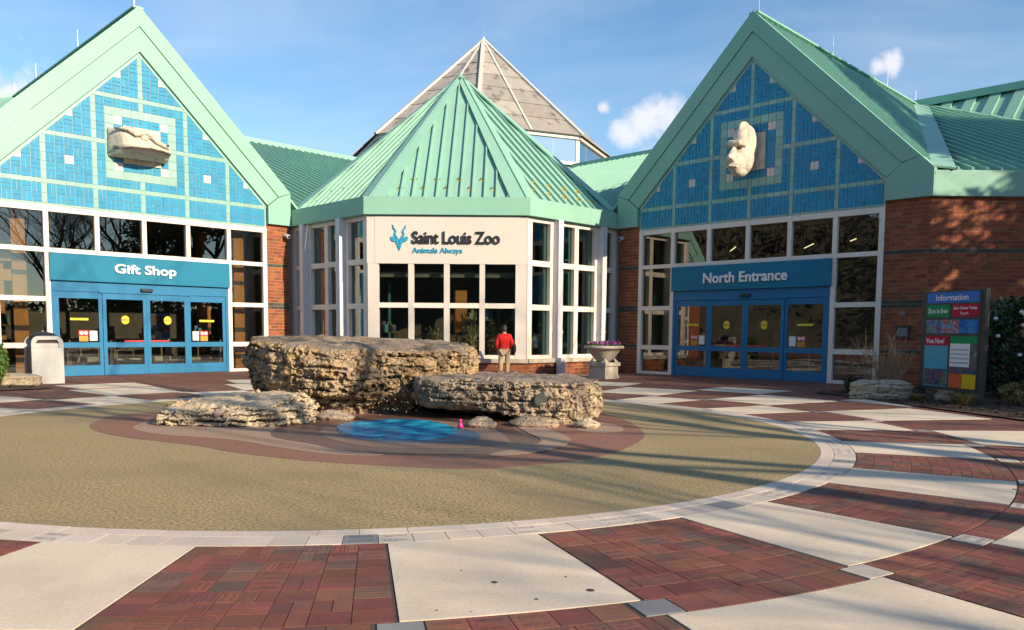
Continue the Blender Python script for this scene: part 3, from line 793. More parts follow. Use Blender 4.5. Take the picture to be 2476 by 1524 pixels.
        if fixed:
            q = MB().box(cx - .27, cx + .27, ys - .004, ys, 1.80, 1.87).build('yellow_strip', 'sticker_yellow', leaf)
            e = b - st if k == 0 else a + st
            s = -1 if k == 0 else 1
            stick('paper_notice', 'paper_white', *sorted((e + s * .06, e + s * .29)), 1.14, 1.46)
            stick('warning_label', 'sticker_red', *sorted((e + s * .33, e + s * .62)), 1.30, 1.48)
            stick('warning_label', 'sticker_orange', *sorted((e + s * .34, e + s * .61)), 1.12, 1.29)
            for dx in (.41, .54):
                c = e + s * dx
                MB().tube([(c, ys - .012, 1.39), (c, ys - .002, 1.39)], .058, 16).build('prohibition_mark', 'paper_white', leaf)
                MB().beam((c - .035, ys - .0145, 1.355), (c + .035, ys - .0145, 1.425), .016, .003, (0, 1, 0)).build('prohibition_bar', 'sticker_red', leaf)
        else:
            n = 20; vs = [(cx + .13 * math.cos(2 * math.pi * i / n), 1.83 + .145 * math.sin(2 * math.pi * i / n)) for i in range(n)]
            MB().prism(vs, ys - .004, ys).build('yellow_disc', 'sticker_yellow', leaf)
            MB().box(cx - .13, cx + .13, ys - .007, ys - .0045, 1.80, 1.86).build('disc_band', 'sticker_orange', leaf)
            e = (a + .18, a + .75) if k == 2 else (b - .75, b - .18)
            stick('red_strip', 'sticker_red', e[0] if k == 1 else a + .12, e[1] if k == 2 else b - .12, 1.10, 1.15)
    # --- room behind the glass
    room = MB()
    room.box(-5.4, 5.4, 7.0, 7.1, 0, 5.6)
    room.box(-5.5, -5.4, .25, 7.1, 0, 5.6).box(5.4, 5.5, .25, 7.1, 0, 5.6)
    rm = room.build('room_wall', 'interior_dark', T)
    box('room_floor', 'interior_floor', T, -5.4, 5.4, .13, 7.0, -.04, .012)
    box('room_ceiling', 'interior_ceiling', T, -5.4, 5.4, .22, 7.0, 5.45, 5.5)
    for cxp, cyp in ((-3.62, .75), (3.62, .75), (-3.6, 3.6), (3.6, 3.6)):
        c = MB()
        for z0, z1 in ((0, .45), (.62, 1.45), (1.62, 3.2), (3.35, 5.4)): c.box(cxp - .2, cxp + .2, cyp - .2, cyp + .2, z0, z1)
        c2_ = c.build('orange_column', 'orange_paint' if m < 0 else 'dark_paint_and_hollows', T)
        d = MB()
        for z0, z1 in ((.45, .62), (1.45, 1.62), (3.2, 3.35)): d.box(cxp - .195, cxp + .195, cyp - .195, cyp + .195, z0, z1)
        d.build('column_band', 'dark_paint_and_hollows', c2_)
    if m < 0:
        box('orange_beam', 'orange_paint', T, -4.3, -3.83, .6, .9, 3.0, 3.35)
        box('orange_beam', 'orange_paint', T, -4.4, -3.42, .55, .95, 3.6, 3.85)
    lamps = []
    for i, (lx, ly) in enumerate(((-2.2, 2.6), (.4, 3.4), (2.6, 2.2), (3.6, 4.6))):
        if m < 0: break
        o = MB().tube([(lx + .6, ly - .6, 4.72), (lx - .3, ly + .6, 4.72)], .018, 8).build('lamp_tube', 'lamp_glow', T)
        MB().tube([(lx, ly, 4.74), (lx, ly, 5.44)], .012, 5).build('lamp_rod', 'steel', o)
    rs = random.Random(5 + m)
    for i in range(9):                              # tables and racks of goods
        x, y = -3.4 + .85 * i + rs.uniform(-.15, .15), rs.uniform(2.6, 5.2); h = rs.choice((.75, .85, 1.35, 1.7))
        tb = MB().box(x - .36, x + .36, y - .3, y + .3, h - .06, h).box(x - .33, x - .27, y - .27, y + .27, .012, h - .06).box(x + .27, x + .33, y - .27, y + .27, .012, h - .06).build('display_table', 'wood', T)
        gd = MB()
        for q in range(9):
            gx, gy = x + rs.uniform(-.28, .28), y + rs.uniform(-.22, .22); gw, gh = rs.uniform(.04, .10), rs.uniform(.08, .34)
            gd.box(gx - gw, gx + gw, gy - gw, gy + gw, h + .001, h + gh)
        tag(gd.build('goods', 'goods', tb), kind='stuff')
    for i in range(5):
        x = -2.6 + i * 1.3
        box('sill_counter', 'stone_sill', T, x - .42, x + .42, 1.7, 2.2, .02, .48 + .07 * (i % 2))
        MB().tube([(x + .5, 1.1, .012), (x + .5, 1.1, 1.15)], .05, 8).build('bollard_post', 'steel', T)
    # --- roof: gable slopes, the long roof behind, hips and caps
    B = 15.2
    RZ = 12.14
    def X(p): return (p[0] * m, p[1], p[2])
    for s in (-1, 1):
        e = 5.86
        roof_plane(T, 'gable_slope', [X((0, -.10, RZ - .14)), X((s * e, -.10, RZ - .14 - e)), X((s * e, .12, RZ - .14 - e)), X((0, B, RZ - .14))], (s * m, 0, -1), spacing=.40, w=.06, h=.085)
    strip(T, 'ridge_cap', X((0, -.10, RZ - .14)), X((0, B, RZ - .14)), .34, 'mint_trim', (0, 0, 1), .05, .05)
    rg = Vector((0, B, RZ))
    # long roof towards the tower
    ring = [(-5.86, .05, 6.2), (0, B, RZ - .02), w2l((6.3, 52.85, RZ - .02)), w2l((2.5, 44, 8.6)), w2l((.02, 37.7, 6.22))]
    z_of = lambda y: 6.18 + (RZ - .02 - 6.18) * y / B
    ring = [(p[0], p[1], z_of(p[1])) for p in ring]
    roof_plane(T, 'long_roof', [X(p) for p in ring], (0, -1, -.4), spacing=.42, w=.06, h=.13)
    p0, p1 = Vector(X((0, B, RZ))), Vector(X((w2l((6.3, 52.85, 0))[0], B, RZ)))
    strip(T, 'ridge_cap', p0, p1, .9, 'mint_trim', (0, 0, 1), .06, .03)
    MB().beam(p0 + Vector((0, -.45, -.14)), p1 + Vector((0, -.45, -.14)), .05, .26, (0, 0, 1)).build('ridge_fascia', 'mint_trim', T)
    # hip towards the outer corner, outer front slope, and the cross roof beyond it
    C0 = Vector((5.82, .06, 6.2)); RG = Vector((0, B, RZ - .01))
    VE = Vector(w2l((25.6, 23.6, 6.2)))
    roof_plane(T, 'front_slope', [X(C0), X(VE), X(RG)], X((S2, -S2, -.4)), spacing=.42, w=.06, h=.12)
    RE = RG + Vector((18, 0, 0))
    roof_plane(T, 'cross_roof', [X(RG), X(VE), X(RE)], (0, -1, -.7), spacing=.95, w=.42, h=.10)
    up = Vector((S2 * .3, -.3, 1))
    strip(T, 'hip_cap', X(C0 + Vector((.05, 0, .05))), X(RG), .85, 'mint_trim', X((.25, -.12, 1)), .05, .05)
    strip(T, 'valley_trim', X(RG), X(VE), .22, 'mint_trim', (0, -.2, 1), .06, .06)
    strip(T, 'ridge_cap', X(RG), X(RE), .9, 'mint_trim', (0, 0, 1), .06, .03)
    q0, q1 = Vector(X(RG)), Vector(X(RE))
    MB().beam(q0 + Vector((0, -.45, -.20)), q1 + Vector((0, -.45, -.20)), .05, .32, (0, 0, 1)).build('ridge_fascia', 'mint_trim', T)
    # eaves fascia along the outer facet
    d = Vector((S2, S2, 0)); nn = Vector((S2, -S2, 0))
    a = Vector((5.825, -.10, 0)); b = a + d * 10
    fa = MB(); k = [a, b, b + Vector((-S2, S2, 0)) * .14, a + Vector((-S2, S2, 0)) * .14]
    fa.slab(ccw([(X(p)[0], p.y) for p in k]), 5.5, 6.22); fa.build('eaves_fascia', 'mint_trim', T)
    for yy, hh in ((.25, .75), (6.0, .7), (11.5, .7), (14.9, .6)): rod(T, X((0, yy, RZ + .05)), hh)
    return T
north = gable_wing('north_entrance_wing', 1, 'shaded brick and blue tile gabled wing marked North Entrance, on the right', 'North Entrance', 3.12, .36, -.03)
gift = gable_wing('gift_shop_wing', -1, 'sunlit blue tile gabled wing marked Gift Shop, on the left', 'Gift Shop', 2.02, .40, -.03)
# ------------------------------------------------------------------ octagonal tower between the wings
TC = (0, 34.7, 0)
tower = empty('octagon_tower', TC, 0, 'octagonal glazed pavilion with mint metal tent roof and Saint Louis Zoo sign', 'building')
bpy.context.view_layer.update()
def octa(ap, rot=0): 
    r = ap / math.cos(R(22.5)); return [(r * math.sin(R(22.5 + 45 * k + rot)), -r * math.cos(R(22.5 + 45 * k + rot))) for k in range(8)]
def facet_frame(ap, ang): return Matrix.Rotation(R(ang), 4, 'Z') @ Matrix.Translation((0, -ap, 0))
# eaves fascia, one board per facet
o1, o0 = octa(6.86), octa(6.70)
for k in range(8):
    i, j = k, (k + 1) % 8
    MB().slab(ccw([o1[i], o1[j], o0[j], o0[i]]), 5.50, 6.10).build('eaves_fascia', 'mint_trim', tower)
MB().slab(ccw(octa(6.69)), 5.46, 5.52).build('soffit', 'mint_trim', tower)
oi = octa(6.50)
APX = Vector((0, 0, 12.12))
for k in range(8):
    a, b = oi[k], oi[(k + 1) % 8]
    mid = Vector(((a[0] + b[0]) / 2, (a[1] + b[1]) / 2, 0))
    if k in (0, 7, 6, 1, 5):
        sl = roof_plane(tower, 'roof_facet', [Vector((a[0], a[1], 6.0)), Vector((b[0], b[1], 6.0)), APX], (mid.x, mid.y, -6.2), spacing=.415, w=.05, h=.09, margin=.03)
        n = mid.normalized(); side = Vector((0, 0, 1)).cross(n)
        if k in (0, 7, 6):
            nrm = (n * .69 + Vector((0, 0, .72))).normalized()
            dwn = (n * .72 - Vector((0, 0, .69))).normalized()
            for dd, offs in ((8.18, (-1.72, -.91, -.10, .72, 1.53)), (7.62, (-1.29, -.47, .33, 1.13))):
                for off in offs:
                    p = APX + dwn * dd + side * off
                    g_ = MB()
                    for q in range(6):
                        t = math.pi * 2 * q / 6
                        e = side * math.cos(t) + dwn * math.sin(t)
                        g_.add([p + nrm * .03, p + e * .09 + nrm * .15 + side * .04, p + e * .13 + nrm * .08, p + e * .09 + nrm * .03 - side * .04], [(0, 1, 2), (0, 2, 3), (1, 3, 2), (0, 3, 1)])
                    g_.build('snow_guard', 'brass', sl)
    else:
        roof_plane(tower, 'roof_facet', [Vector((a[0], a[1], 6.0)), Vector((b[0], b[1], 6.0)), APX], (mid.x, mid.y, -6.2), seams=False)
for k in range(8):                                 # hip caps: two folded leaves
    h = Vector((oi[k][0], oi[k][1], 6.0))
    for s in (-1, 1):
        o = oi[(k + s) % 8]; e = (Vector((o[0], o[1], 6.0)) - h).normalized()
        n = (APX - h).cross(e); n = n if n.z > 0 else -n; n.normalize()
        lift = n * .125
        top = APX + (h - APX) * .015
        w0, w1 = .52, .16
        p = [h + lift, h + e * w0 + lift, top + e * w1 + lift, top + lift]
        q = [v - n * .06 for v in p]
        vs = p + q
        MB().add(vs, [(0, 1, 2, 3), (7, 6, 5, 4), (0, 4, 5, 1), (1, 5, 6, 2), (2, 6, 7, 3), (3, 7, 4, 0)]).build('hip_cap', 'mint_trim', tower)
MB().lathe([(.30, 11.90), (.16, 12.12), (.02, 12.30)], n=8).build('apex_cap', 'mint_trim', tower)
rod(tower, (0, 0, 12.25), .5)

# --- front facet: cream sign panel over eight big panes
FA = 6.62
def place(mb, fr): mb.v = [tuple(fr @ Vector(v)) for v in mb.v]; return mb
F0 = facet_frame(FA, 0)
hw = FA * math.tan(R(22.5))
cols4 = [(-2.36, -1.34), (-1.15, -.11), (.08, 1.12), (1.30, 2.36)]
pn = place(MB().box(-2.48, 2.48, -.135, .05, 3.85, 5.455), F0).build('sign_panel', 'cream_panel', tower)
def fbox(nm, mt, fr_, *a): return place(MB().box(*a), fr_).build(nm, mt, tower)
for a, b in ((-2.74, -2.36), (-1.34, -1.15), (-.11, .08), (1.12, 1.30), (2.36, 2.74)): fbox('front_mullion', 'cream_panel', F0, a, b, -.12, .06, .60, 3.85)
for a, b in ((-2.76, -2.48), (2.48, 2.76)): fbox('corner_board', 'cream_panel', F0, a, b, -.125, .06, 3.85, 5.455)
for a, b in cols4:
    fbox('front_rail', 'white_frame', F0, a, b, -.11, .05, 2.34, 2.51); fbox('front_rail', 'white_frame', F0, a, b, -.11, .05, .60, .72)
for a, b in cols4:
    for z0, z1 in ((.71, 2.35), (2.50, 3.86)):
        place(MB().box(a - .02, b + .02, .0, .012, z0, z1), F0).build('pane', 'glass', tower)
t1 = text_mesh('lettering', 'Saint Louis Zoo', 'letter_black', 3.02, .43, .05, .016, pn, spacing=.95); t1.location = (.31, -FA - .165, 4.735)
t2 = text_mesh('tagline_lettering', 'Animals Always', 'logo_blue', 1.72, .25, .03, .012, pn); t2.location = (-.33, -FA - .152, 4.275)
lg = MB()
def ribbon(pts, ws, y0=-.03, y1=.0):
    l, r = [], []
    for i, (x, z) in enumerate(pts):
        a = Vector(pts[max(i - 1, 0)]); b = Vector(pts[min(i + 1, len(pts) - 1)]); d = (b - a).normalized(); nrm = Vector((-d.y, d.x))
        l.append((x + nrm.x * ws[i], z + nrm.y * ws[i])); r.append((x - nrm.x * ws[i], z - nrm.y * ws[i]))
    for i in range(len(pts) - 1):
        lg.prism(ccw([l[i], l[i + 1], r[i + 1], r[i]]), y0, y1)
for s in (-1, 1):                                  # spiral horns, ears, face of the antelope mark
    ribbon([(s * .055, -.06), (s * .12, .04), (s * .16, .11), (s * .12, .19), (s * .15, .26), (s * .20, .31), (s * .20, .37), (s * .245, .43)], [.03, .034, .03, .03, .026, .024, .016, .004])
    lg.prism(ccw([(s * .09, -.10), (s * .15, .0), (s * .25, .03), (s * .31, .0), (s * .28, -.10), (s * .20, -.155), (s * .12, -.14)]), -.03, 0)
    lg.prism(ccw([(s * .005, -.05), (s * .09, -.09), (s * .13, -.17), (s * .07, -.25), (s * .045, -.36), (s * .005, -.44)]), -.03, 0)
l_ = lg.build('antelope_emblem', 'logo_blue', pn); l_.location = (-1.635, -FA - .138, 4.74)

# --- side facets: windows in three rows, downpipes in front
rows3 = ((.72, 2.30), (2.49, 3.83), (4.02, 5.34))
ss = [0, .22, 1.15, 1.46, 2.46, 2.69, 3.64, 3.90, 4.74, 5.02]
def side_facet(ang, m):
    fr_ = facet_frame(FA, ang)
    def xs(s): return (-2.74 + s) * m
    for a, b in ((0, .22), (1.15, 1.46), (2.46, 2.69), (3.64, 3.90), (4.74, 5.26)):
        x0, x1 = sorted((xs(a), xs(b)))
        fbox('side_mullion', 'white_frame', fr_, x0, x1, -.05, .13, .60, 5.46)
        e0, e1 = (x0 - .10, x1 + .10) if .1 < a < 4.7 else (xs(a) + .02 * m if a < .1 else xs(a) - .10 * m, xs(b) + .10 * m if a < .1 else xs(b) - .02 * m)
        e0, e1 = sorted((e0, e1))
        if a < 4.7: fbox('inner_post', 'teal_inner', fr_, e0, e1, .16, .42, .60, 5.46)
    for a, b in ((.22, 1.15), (1.46, 2.46), (2.69, 3.64), (3.90, 4.74)):
        x0, x1 = sorted((xs(a), xs(b)))
        for z0, z1 in ((.60, .72), (2.30, 2.49), (3.83, 4.02), (5.34, 5.46)): fbox('side_rail', 'white_frame', fr_, x0, x1, -.04, .12, z0, z1)
        for z0, z1 in rows3: place(MB().box(x0 - .02, x1 + .02, .09, .102, z0 - .01, z1 + .01), fr_).build('pane', 'glass', tower)
    for s in (1.44, 3.92):
        x = xs(s)
        p = place(MB().box(x - .125, x + .125, -.30, -.055, .62, 5.49), fr_).build('downpipe', 'pipe_white', tower)
        place(MB().box(x - .14, x + .14, -.312, -.05, 1.50, 1.58), fr_).build('pipe_bracket', 'pipe_white', p)
        if s < 2:
            place(MB().box(x - .125, x + .125, -.48, -.05, .52, .62).box(x - .115, x + .115, -.48, -.24, 0, .52), fr_).build('pipe_shoe', 'pipe_white', p)
side_facet(45, 1)
side_facet(-45, -1)
# low brick base and stone sill under front and sides
def base(ang, x0, x1, lim):
    f = facet_frame(FA + .12, ang)
    brick_wall(tower, f, x0, x1, 0, .45, lim, (), name='base_brick_wall')
    place(MB().box(x0 - .03, x1 + .03, -.09, .25, .455, .60), f).build('stone_sill', 'stone_sill', tower)
base(0, -2.79, 2.79, 130); base(45, -2.75, 2.3, 110); base(-45, -2.3, 2.75, 60)
# room
box('room_floor', 'interior_floor', tower, -5.3, 5.3, -6.5, .5, -.03, .012)
box('room_back', 'interior_dark', tower, -5.3, 5.3, .5, .6, 0, 5.46)
rf = MB()
for k in range(8):
    if k in (0, 7, 6): continue
    a, b = octa(6.4)[k], octa(6.4)[(k + 1) % 8]
    rf.slab(ccw([a, b, (b[0] * .97, b[1] * .97), (a[0] * .97, a[1] * .97)]), 0, 5.46)
rf.build('back_wall', 'interior_dark', tower)
box('display_board', 'orange_paint', tower, .15, .62, -5.6, -5.52, 1.5, 3.0)
rs_ = random.Random(3)
for i in range(8):
    x, y, h = -3.3 + .95 * i, -5.0 + rs_.uniform(0, 1.2), rs_.choice((1.0, 1.5, 2.0))
    tb = MB().box(x - .4, x + .4, y - .2, y + .2, h - .05, h).box(x - .38, x - .33, y - .18, y + .18, .013, h - .05).box(x + .33, x + .38, y - .18, y + .18, .013, h - .05).build('display_table', 'wood', tower)
    gd = MB()
    for q in range(10):
        gx, gy, gw, gh = x + rs_.uniform(-.33, .33), y + rs_.uniform(-.14, .14), rs_.uniform(.03, .08), rs_.uniform(.08, .4)
        gd.box(gx - gw, gx + gw, gy - gw, gy + gw, h + .001, h + gh)
    tag(gd.build('goods', 'goods', tb), kind='stuff')
box('shop_soffit', 'interior_ceiling', tower, -2.6, 2.6, -6.25, -6.05, 3.42, 3.60)
for x in (-2.2, 2.4):
    box('shelf_post', 'teal_inner', tower, x - .04, x + .04, -5.4, -5.3, 0, 3.3)
for z in (1.02, 1.55, 2.1):
    MB().lathe([(.34, z), (.36, z + .05), (.30, z + .07)], (4.0, -4.15), 20).build('display_shelf', 'mint_trim', tower)

# roof between tower and lantern
link_roof = empty('link_roof', (0, 44, 0), 0, 'low mint metal roof between octagon tower and grey glass-walled lantern', 'roof')
roof_plane(link_roof, 'link_slope', [(6.3, 8.85, 12.1), (-6.3, 8.85, 12.1), (-2.5, 0, 8.6), (2.5, 0, 8.6)], (0, -1, -.4))

# ------------------------------------------------------------------ lantern behind
LC = (0, 60, 0)
lant = empty('lantern', LC, 0, 'tall octagonal lantern with weathered grey pyramid roof and white ribs behind the tower', 'building')
LR, LE, LA = 9.1, 14.25, 22.45
def lv(k, r=LR): return (r * math.sin(R(45 * k)), -r * math.cos(R(45 * k)))
MB().slab(ccw([lv(k, 9.0) for k in range(8)]), 6.0, 12.35).build('drum', 'mint_trim', lant)
MB().slab(ccw([lv(k, 8.2) for k in range(8)]), 12.35, 12.5).build('lantern_floor', 'interior_dark', lant)
for k in range(8):
    a, b = Vector(lv(k) + (0,)), Vector(lv(k + 1) + (0,))
    e = (b - a).normalized(); L_ = (b - a).length
    vis = k in (0, 1, 6, 7)
    def bar(p, q, z0, z1, w, nm, mt): return MB().beam(Vector((p.x, p.y, z0)), Vector((q.x, q.y, z0)), w, z1 - z0, (0, 0, 1)).build(nm, mt, lant)
    bar(a, b, 14.0, LE, .34, 'eaves_board', 'lantern_white'); bar(a, b, 12.35, 12.55, .30, 'window_sill', 'lantern_white')
    MB().beam(Vector((a.x, a.y, 12.55)), Vector((a.x, a.y, 14.0)), .36, .36, (a * -1).normalized()).build('corner_post', 'lantern_white', lant)
    nw = 4
    for i in range(nw):
        p, q = a + e * (L_ * i / nw), a + e * (L_ * (i + 1) / nw)
        if i: MB().beam(Vector((p.x, p.y, 12.55)), Vector((p.x, p.y, 14.0)), .12, .16, (p * -1).normalized()).build('window_post', 'lantern_white', lant)
        MB().beam(Vector((p.x, p.y, 12.55)) * 1, Vector((q.x, q.y, 12.55)), .02, 1.45, (0, 0, 1)).build('pane', 'glass_sky', lant)
    # roof panels: two bays, seven courses each, every panel weathered differently
    ap = Vector((0, 0, LA)); A = Vector(lv(k, 9.45) + (LE - .05,)); B = Vector(lv(k + 1, 9.45) + (LE - .05,)); Mi = (A + B) / 2
    n = (B - A).cross(ap - A).normalized(); n = n if n.z > 0 else -n
    if not vis:
        MB().add([A, B, ap], [(0, 1, 2)]).build('roof_panel', 'lantern_panel', lant); continue
    for l, r in ((A, Mi), (Mi, B)):
        nc = 7
        for c in range(nc):
            t0, t1 = c / nc, min((c + 1) / nc, .985)
            p = [l.lerp(ap, t0), r.lerp(ap, t0), r.lerp(ap, t1), l.lerp(ap, t1)]
            cc = sum(p, Vector()) / 4; p = [cc + (v - cc) * .992 for v in p]
            p = [v + n * (.05 if i < 2 else .01) for i, v in enumerate(p)]
            MB().add(p + [v - n * .04 for v in p], [(0, 1, 2, 3), (7, 6, 5, 4), (0, 4, 5, 1), (1, 5, 6, 2), (2, 6, 7, 3), (3, 7, 4, 0)]).build('roof_panel', 'lantern_panel', lant)
    MB().beam(Mi + n * .03, ap + n * .03, .14, .07, n).build('roof_rib', 'lantern_white', lant)
    MB().beam(A, ap, .26, .14, (A * 1 - Vector((0, 0, A.z - 8)))).build('hip_rib', 'lantern_white', lant)
MB().lathe([(.5, LA - .35), (.2, LA), (.03, LA + .3)], n=8).build('finial', 'lantern_white', lant)
rod(lant, (0, 0, LA + .2), .9, .04)
# ------------------------------------------------------------------ stone heads on the gables
def bake(o):
    """apply an object's modifiers into its mesh"""
    dg = bpy.context.evaluated_depsgraph_get()
    me = bpy.data.meshes.new_from_object(o.evaluated_get(dg)); old = o.data
    o.modifiers.clear(); o.data = me; me.name = old.name
    return o
def ell(mb, c, r, nu=20, nv=12, rot=None):
    vs, fs = [], []
    for i in range(nv + 1):
        p = math.pi * i / nv
        for k in range(nu):
            t = 2 * math.pi * k / nu
            v = Vector((r[0] * math.sin(p) * math.cos(t), r[1] * math.sin(p) * math.sin(t), r[2] * math.cos(p)))
            if rot: v = rot @ v
            vs.append(v + Vector(c))
    for i in range(nv):
        for k in range(nu):
            fs.append((i * nu + k, (i + 1) * nu + k, (i + 1) * nu + (k + 1) % nu, i * nu + (k + 1) % nu))
    return mb.add(vs, fs)
def sculpt(name, mb, m, parent, voxel, sm=6):
    o = mb.build(name, m, parent, True)
    r = o.modifiers.new('r', 'REMESH'); r.mode = 'VOXEL'; r.voxel_size = voxel; r.use_smooth_shade = True
    s = o.modifiers.new('s', 'SMOOTH'); s.factor = .5; s.iterations = sm
    return bake(o)
ZC = ZT + 1.5 * M_
sn = empty("snake_head_sculpture", gift.matrix_world @ Vector((-.17, -.02, ZC)), R(45), 'carved pale stone snake head looking right, on the Gift Shop gable', 'sculpture')
box('backing_plate', 'sculpt_stone', sn, -.43, .77, -.06, .0, -.61, .60)
mb = MB()
N_ = 26
rings = []
for i in range(N_ + 1):
    t = i / N_; x = -.92 + 1.84 * t
    prot = 1.12 * (1 - abs(2 * t - .92) ** 3.2 * .85) if t < .5 else 1.12 * (1 - (max(0, t - .46) / .54) ** 1.6 * .52)
    prot = max(prot * (min(1, t / .10) ** .45), .10)
    zt = .44 - .12 * t - .26 * max(0, t - .35); zl = -.20 + .02 * t
    prof = [(0.0, zt + .02), (-.25, zt + .03), (-.50, zt - .01), (-.70, zt - .10), (-.84, (zt + zl) * .5 + .02), (-.94, zl + .10), (-1.0, zl + .03), (-.97, zl - .05), (-.86, zl - .08), (-.62, zl - .20), (-.36, zl - .27), (0, zl - .26)]
    rings.append([(x, p * prot, z) for p, z in prof])
n = len(rings[0])
mb.add([v for r in rings for v in r], [(i * n + k, (i + 1) * n + k, (i + 1) * n + k + 1, i * n + k + 1) for i in range(N_) for k in range(n - 1)] + [tuple(range(n)), tuple(N_ * n + k for k in range(n - 1, -1, -1))] + [(i * n, i * n + n - 1, (i + 1) * n + n - 1, (i + 1) * n) for i in range(N_)])
sculpt('head', mb, 'sculpt_stone', sn, .028, 1)
MB().tube([(-.88, -.40, -.245), (-.5, -1.0, -.285), (0, -1.10, -.275), (.45, -.97, -.26), (.88, -.55, -.24)], .022, 6).build('mouth_line', 'dark_paint_and_hollows', sn)
br = MB().tube([(-.85, -.50, .36), (-.55, -.86, .33), (-.36, -1.0, .14), (-.22, -1.03, .20), (-.05, -1.02, .28), (.12, -1.0, .18), (.28, -.98, .03), (.55, -.84, -.03), (.80, -.62, -.06)], [.04, .065, .06, .065, .08, .065, .055, .05, .025], 8).build('brow_ridge', 'sculpt_stone', sn, True)
MB().tube([(-.90, -.42, -.19), (-.5, -1.02, -.22), (0, -1.13, -.21), (.45, -1.0, -.20), (.90, -.55, -.19)], [.02, .035, .035, .035, .02], 8).build('lip', 'sculpt_stone', sn, True)
ell(MB(), (-.10, -.96, .10), (.13, .12, .12)).build('eye', 'sculpt_stone', sn, True)
ell(MB(), (.80, -.60, .06), (.05, .05, .035)).build('nostril_shade', 'dark_paint_and_hollows', sn, True)  # dark blob painting the shade of a nostril hole
go = empty('gorilla_head_sculpture', north.matrix_world @ Vector((0, -.02, ZC)), R(-45), 'carved pale stone gorilla face on the North Entrance gable', 'sculpture')
box('backing_plate', 'sculpt_stone', go, -.55, .55, -.06, .0, -.62, .58)
mb = MB()
ell(mb, (0, -.30, .22), (.45, .46, .62)); ell(mb, (0, -.36, .62), (.15, .32, .30)); ell(mb, (0, -.46, -.26), (.44, .42, .58)); ell(mb, (0, -.72, -.50), (.32, .38, .32)); ell(mb, (0, -.60, -.72), (.26, .32, .20))
mb.tube([(-.34, -.66, .06), (-.2, -.86, .13), (0, -.90, .10), (.2, -.86, .13), (.34, -.66, .06)], [.08, .125, .11, .125, .08], 10)
mb.tube([(0, -.84, .04), (0, -.98, -.18), (0, -1.10, -.40), (0, -1.08, -.47)], [.07, .09, .13, .11], 10)
ell(mb, (-.10, -1.06, -.44), (.10, .10, .08)); ell(mb, (.10, -1.06, -.44), (.10, .10, .08))
mb.tube([(-.24, -1.0, -.66), (0, -1.10, -.63), (.24, -1.0, -.66)], [.04, .06, .04], 8)
hd = sculpt('head', mb, 'sculpt_stone', go, .024, 3)
for s in (-1, 1):
    ell(MB(), (s * .17, -.80, -.035), (.085, .07, .055)).build('eye', 'dark_paint_and_hollows', go, True)
    ell(MB(), (s * .075, -1.155, -.44), (.035, .03, .03), 10, 8).build('nostril_shade', 'dark_paint_and_hollows', go, True)  # solid dark spot in place of a shaded nostril hole
MB().tube([(-.24, -.99, -.60), (0, -1.13, -.585), (.24, -.99, -.60)], .016, 6).build('mouth_line', 'dark_paint_and_hollows', go)

for o in go.children:
    if not o.name.startswith('backing'): o.scale = (.84, 1.18, 1.0)
